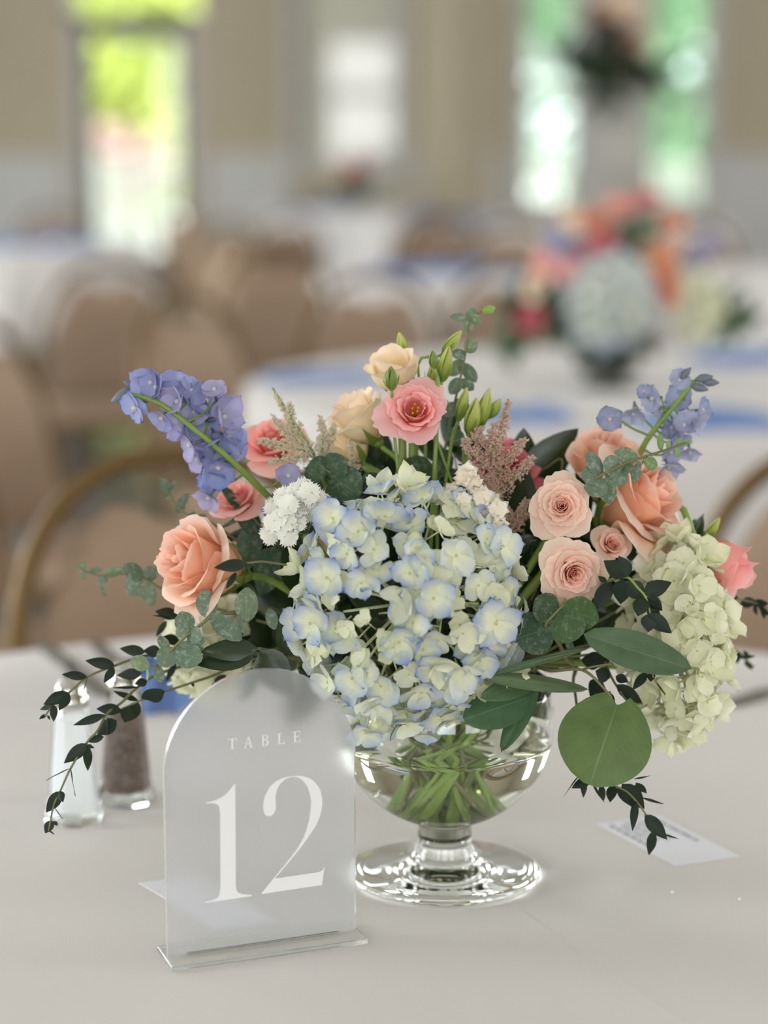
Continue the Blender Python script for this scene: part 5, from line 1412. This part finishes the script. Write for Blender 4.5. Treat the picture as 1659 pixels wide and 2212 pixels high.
# dense dark greenery deep inside the bouquet
fr = random.Random(77)
FILL = [('behind the peach rose and dianthus', 560, 1210, 30), ('under the blue hydrangea near the sign', 640, 1390, 20), ('between blue hydrangea and star florets', 1090, 1210, 24), ('under the coin leaves at the vase rim', 1150, 1440, 20), ('behind the cream lisianthus', 760, 1060, 40), ('behind the pink astilbe', 1120, 1060, 50), ('under the spray roses', 1300, 1310, 20), ('behind the white hydrangea', 1400, 1300, 40), ('over the vase mouth at its back', 960, 1440, 50), ('behind the star florets', 980, 1040, 52), ('below the pale hydrangea', 560, 1350, 36), ('behind the round dark leaf', 850, 1110, 34), ('at the heart of the blue hydrangea', 880, 1300, -18), ('at the upper heart of the blue hydrangea', 800, 1200, -6), ('at the lower heart of the blue hydrangea', 860, 1420, -10), ('at the vase side of the blue hydrangea', 1010, 1360, -8), ('at the dianthus side of the blue hydrangea', 720, 1320, -6), ('at the star floret side of the blue hydrangea', 1010, 1220, -4), ('between the blue hydrangea and spray roses', 1125, 1290, 4), ('under the pink astilbe by the spray rose', 1120, 1160, 8), ('deep between the spray roses and peach roses', 1290, 1150, 16)]
for i, (where, cx_, cy_, d_) in enumerate(FILL):
    lv = []
    for k in range(13):
        a = fr.uniform(0, 6.28); L_ = fr.uniform(80, 140)
        bx, by = cx_ + fr.uniform(-75, 75), cy_ + fr.uniform(-65, 65)
        g = fr.uniform(.95, 1.1)
        lv.append((bx, by, bx + math.cos(a) * L_, by + math.sin(a) * L_, fr.uniform(50, 85), fr.uniform(-.9, .9), fr.uniform(-14, 14), (g, g, g * .9, 1)))
    branch('salal', 'dense dark salal sprig ' + where, 'foliage', [(cx_, cy_ - 60, d_), (cx_ + 10, cy_, d_), (cx_ + (960 - cx_) * .2, cy_ + 70, d_)], lv, m_rusc, 'salal', seed=100 + i)

# ================================================================== BLURRED ARRANGEMENTS BEHIND
def far_leaf_sprig(label, pts_w, n, size, mat, seed, spread):
    r = random.Random(seed); base = Vector(pts_w[-1]); M = Matrix.Translation(base); Mi = M.inverted()
    t = empty('leafy_sprig', M); tag(t, label, 'foliage')
    sp = spline([Vector(p) for p in pts_w], 5)
    part('stem', *tube([Mi @ p for p in sp], .0015, .002, 5)[:2], m_stem_dark, t)
    for k in range(n):
        p = r.choice(sp[:-2]); d = Vector((r.gauss(0, 1), r.gauss(0, 1), r.gauss(0, 1))).normalized()
        leaf(t, Mi, p, p + d * size * r.uniform(.7, 1.3) * 1.0, size * .55, 'salal', mat, r.uniform(-.8, .8), n=(2, 4), seed=k)
def footed_vase(loc, s, label):
    pr = [(0, 0), (.066, 0), (.066, .004), (.02, .014), (.018, .03), (.04, .045), (.068, .085), (.075, .12), (.072, .145), (.069, .145), (.071, .12), (.064, .087), (.037, .05), (0, .042)]
    tag(part('glass_vase', *lathe([(a * s, b_ * s) for a, b_ in pr], 32), m_glass, None, M=Matrix.Translation(loc)), label, 'vase')
m_orange = petal_mat('orange_petal', rgb(236, 150, 92), rgb(236, 150, 104), rgb(238, 160, 120), trans=.3)
m_rosy = petal_mat('rosy_petal', rgb(214, 92, 112), rgb(220, 104, 124), rgb(226, 124, 138), trans=.3)
A2 = T(1312, 836)
Y2 = A2.y
footed_vase(A2, 1.0, 'footed glass vase of the second, blurred arrangement')
def Q(px, py, d=0): return P(px, py, Y2 + d)
for lab, px, py, d, rad, mat, n, ax in [
    ('pink rose at the side of the second arrangement', 1240, 590, -.05, .040, m_coral, 10, (-.3, -.9, .3)),
    ('orange rose beside the second hydrangea', 1425, 615, -.05, .050, m_orange, 10, (.2, -.9, .2)),
    ('pale peach rose high in the second arrangement', 1435, 540, 0, .040, m_peach, 9, (.2, -.7, .6)),
    ('hot pink rose low out beside the second arrangement', 1137, 688, 0, .030, m_rosy, 9, (-.5, -.8, .1)),
    ('deep pink rose in the middle of the second arrangement', 1300, 520, 0, .036, m_rosy, 9, (0, -.8, .5)),
    ('deep pink rose just over the blurred hydrangea', 1285, 560, -.04, .030, m_rosy, 9, (0, -.9, .3)),
    ('coral rose near the top of the second arrangement', 1460, 480, 0, .030, m_orange, 9, (.4, -.6, .6)),
    ('coral rose topping the second arrangement', 1395, 425, .02, .030, m_deep, 9, (.1, -.5, .8)),
    ('blush rose near the crest of the second arrangement', 1340, 445, .02, .034, m_coral, 9, (0, -.6, .8)),
    ('orange rose between cream and pink, second arrangement', 1275, 475, .02, .034, m_orange, 9, (-.2, -.6, .7)),
    ('cream rose high on the second arrangement', 1235, 475, .02, .034, m_cream, 9, (-.3, -.6, .7)),
    ('blush rose edging the second arrangement', 1170, 575, 0, .030, m_coral, 9, (-.6, -.7, .3)),
    ('white bloom under the edging rose, second arrangement', 1150, 620, 0, .030, m_cream, 9, (-.5, -.8, 0))]:
    bloom('blurred_rose', lab, 'rose', 0, 0, 0, ax, 0, mat, n=n, openv=.8, H=1.1, seed=int(px), loc=Q(px, py, d), scale=rad, stem=False, sepals=0, grid_n=(5, 5), group='roses of the second arrangement')
def pale_blue(d, r): return 1.3, r.choice(BLUES[:3]), None
hydrangea('blurred pale blue hydrangea of the second arrangement', 0, 0, 0, .086, .06, .088, 55, HV, pale_blue, 31, 1.35, loc=Q(1320, 650, -.07), stem=False)
hydrangea('blurred pale green hydrangea of the second arrangement', 0, 0, 0, .045, .045, .070, 36, HW, white_colour, 32, 1.25, loc=Q(1505, 660, -.02), stem=False)
def far_delph(label, p0, p1, n, seed, size=1.0):
    r = random.Random(seed); M = Matrix.Translation(p1); Mi = M.inverted()
    t = empty('delphinium', M); tag(t, label, 'delphinium')
    part('stem', *tube([Mi @ p0, Vector((0, 0, 0))], .002, .003, 5)[:2], m_stem, t)
    for k in range(n):
        p = p0.lerp(p1, k / n * .8) + Vector((r.gauss(0, .008), r.gauss(0, .008), r.gauss(0, .008)))
        ob('floret', r.choice(DV), t, Mi @ axisM(p, (r.gauss(0, .6), -1, r.gauss(0, .6)), r.uniform(0, 6), size), r.choice(DCOL))
far_delph('blurred dark blue delphinium of the second arrangement', Q(1185, 500), Q(1275, 600), 14, 2, 1.2)
far_delph('blurred dark blue delphinium on the far side of the second arrangement', Q(1545, 515, .05), Q(1460, 600, .05), 12, 3, 1.2)
for i, (lab, a, b_, n) in enumerate([('green sprig trailing beside the hot pink rose', (1080, 740), (1200, 690), 12), ('dark green sprig under the blurred pink roses', (1190, 650), (1240, 720), 14), ('dark green sprig drooping below the pale green hydrangea', (1590, 720), (1520, 620), 16), ('green sprig at the heart of the second arrangement', (1370, 480), (1370, 570), 14), ('grey green sprig at the heart of the second arrangement', (1385, 470), (1360, 540), 10), ('dark sprig between hydrangea and orange rose', (1380, 560), (1330, 590), 12), ('dark sprig low at the second vase', (1290, 760), (1330, 700), 14), ('dark sprig down the second vase foot', (1310, 790), (1312, 740), 10), ('dark sprig filling the second arrangement behind its roses', (1250, 540), (1420, 560), 18), ('dark sprig under the pale hydrangeas of the second arrangement', (1230, 710), (1420, 720), 16), ('dark sprig behind the white bloom of the second arrangement', (1130, 640), (1230, 640), 14)]):
    far_leaf_sprig(lab, [Q(*a, .03), Q((a[0] + b_[0]) / 2, (a[1] + b_[1]) / 2, .04), Q(*b_, .05)], int(n * (.7 if 'heart' in lab else 1.5)), .068, m_euc if 'grey' in lab else m_sdol if 'green sprig' in lab else m_rusc, 60 + i, .03)
# small far arrangement under the shaded window
Y3 = T5[1]
def Q3(px, py): return P(px, py, Y3)
footed_vase(T5 + (TABLE_Z + .001,), 1.0, 'footed glass vase far off under the shaded window')
for lab, px, py, rad, mat in [('tiny far cream rose under the shaded window', 728, 382, .07, m_cream), ('tiny far coral rose under the shaded window', 782, 362, .07, m_deep), ('tiny far peach rose under the shaded window', 800, 385, .06, m_peach), ('tiny far blush rose under the shaded window', 755, 370, .06, m_coral)]:
    bloom('blurred_rose', lab, 'rose', 0, 0, 0, (0, -.9, .4), 0, mat, n=7, openv=.8, H=1.1, seed=px, loc=Q3(px, py), scale=rad, stem=False, sepals=0, grid_n=(4, 4))
for i, (a, b_) in enumerate([((760, 345), (775, 420)), ((815, 400), (780, 425)), ((720, 400), (765, 425))]):
    far_leaf_sprig(['dark upright sprig in the far arrangement', 'dark spreading sprig in the far arrangement, towards the column', 'dark spreading sprig in the far arrangement, towards the door'][i], [Q3(*a), Q3((a[0] + b_[0]) / 2, (a[1] + b_[1]) / 2), Q3(*b_)], 12, .11, m_rusc, 90 + i, .05)
hydrangea('tiny far pale blue hydrangea under the shaded window', 0, 0, 0, .08, .07, .08, 22, HV, pale_blue, 41, 2.0, loc=Q3(812, 402), stem=False)
# raised arrangement on a tall stand before the end windows
Y4 = T8[1]
def Q4(px, py, d=0): return P(px, py, Y4 + d)
st = empty('flower_stand', Matrix.Translation((*T8, TABLE_Z + .001))); tag(st, 'tall slim metal stand raising flowers before the end windows', 'flower stand')
m_gold = plain('stand_metal', rgb(196, 186, 164), .35, .7)
top = Q4(1330, 175).z - TABLE_Z
part('base_plate', *lathe([(0, 0), (.13, 0), (.13, .008), (0, .008)], 24), m_gold, st)
part('top_plate', *lathe([(0, top), (.12, top), (.12, top + .008), (0, top + .008)], 24), m_gold, st)
for a, b_ in ((-.10, -.06), (.10, -.06), (-.04, .1), (.05, .1)):
    part('upright', *tube([(a, b_, .005), (a, b_, top)], .008, sides=6)[:2], m_gold, st)
for lab, px, py, rad, mat in [('coral rose at the centre of the raised arrangement', 1322, 62, .10, m_deep), ('deep pink rose at the lower front of the raised arrangement', 1335, 118, .09, m_deep), ('peach rose in the raised arrangement towards the bare wall', 1375, 80, .09, m_peach), ('cream rose crowning the raised arrangement', 1325, 8, .10, m_cream), ('blush rose in the raised arrangement towards the column', 1285, 20, .09, m_coral), ('cream rose at the outer edge of the raised arrangement', 1375, 15, .09, m_cream)]:
    bloom('blurred_rose', lab, 'rose', 0, 0, 0, (0, -.9, .2), 0, mat, n=7, openv=.8, H=1.1, seed=px + py, loc=Q4(px, py), scale=rad, stem=False, sepals=0, grid_n=(4, 4))
for i, (lab, a, b_) in enumerate([('dark sprig of the raised arrangement reaching to the column side', (1205, 105), (1310, 150)), ('dark sprig of the raised arrangement reaching to the bare wall side', (1440, 150), (1340, 140)), ('dark sprig hanging under the raised arrangement', (1300, 205), (1325, 150)), ('dark sprig drooping off the raised arrangement wall side', (1415, 175), (1345, 150)), ('dark sprig drooping off the raised arrangement column side', (1265, 160), (1320, 130)), ('green sprig rising at the back of the raised arrangement', (1270, 20), (1320, 110)), ('dark sprig filling the heart of the raised arrangement', (1350, 60), (1330, 150))]):
    far_leaf_sprig(lab, [Q4(*a, -.05), Q4((a[0] + b_[0]) / 2, (a[1] + b_[1]) / 2 + 5, -.05), Q4(*b_)], 16, .15, m_rusc, 120 + i, .08)
# small crumbs of white petal on the cloth
for lab, px, py in (('tiny white crumb on the cloth before the printed card', 1452, 1928), ('tinier white crumb on the cloth, further from the vase foot', 1597, 1943)):
    p = T(px, py); o_ = part('crumb', *lathe([(0, 0), (.0012, .0002), (.0009, .0010), (0, .0012)], 6), m_salt, None, M=Matrix.Translation(p)); tag(o_, lab, 'crumb')
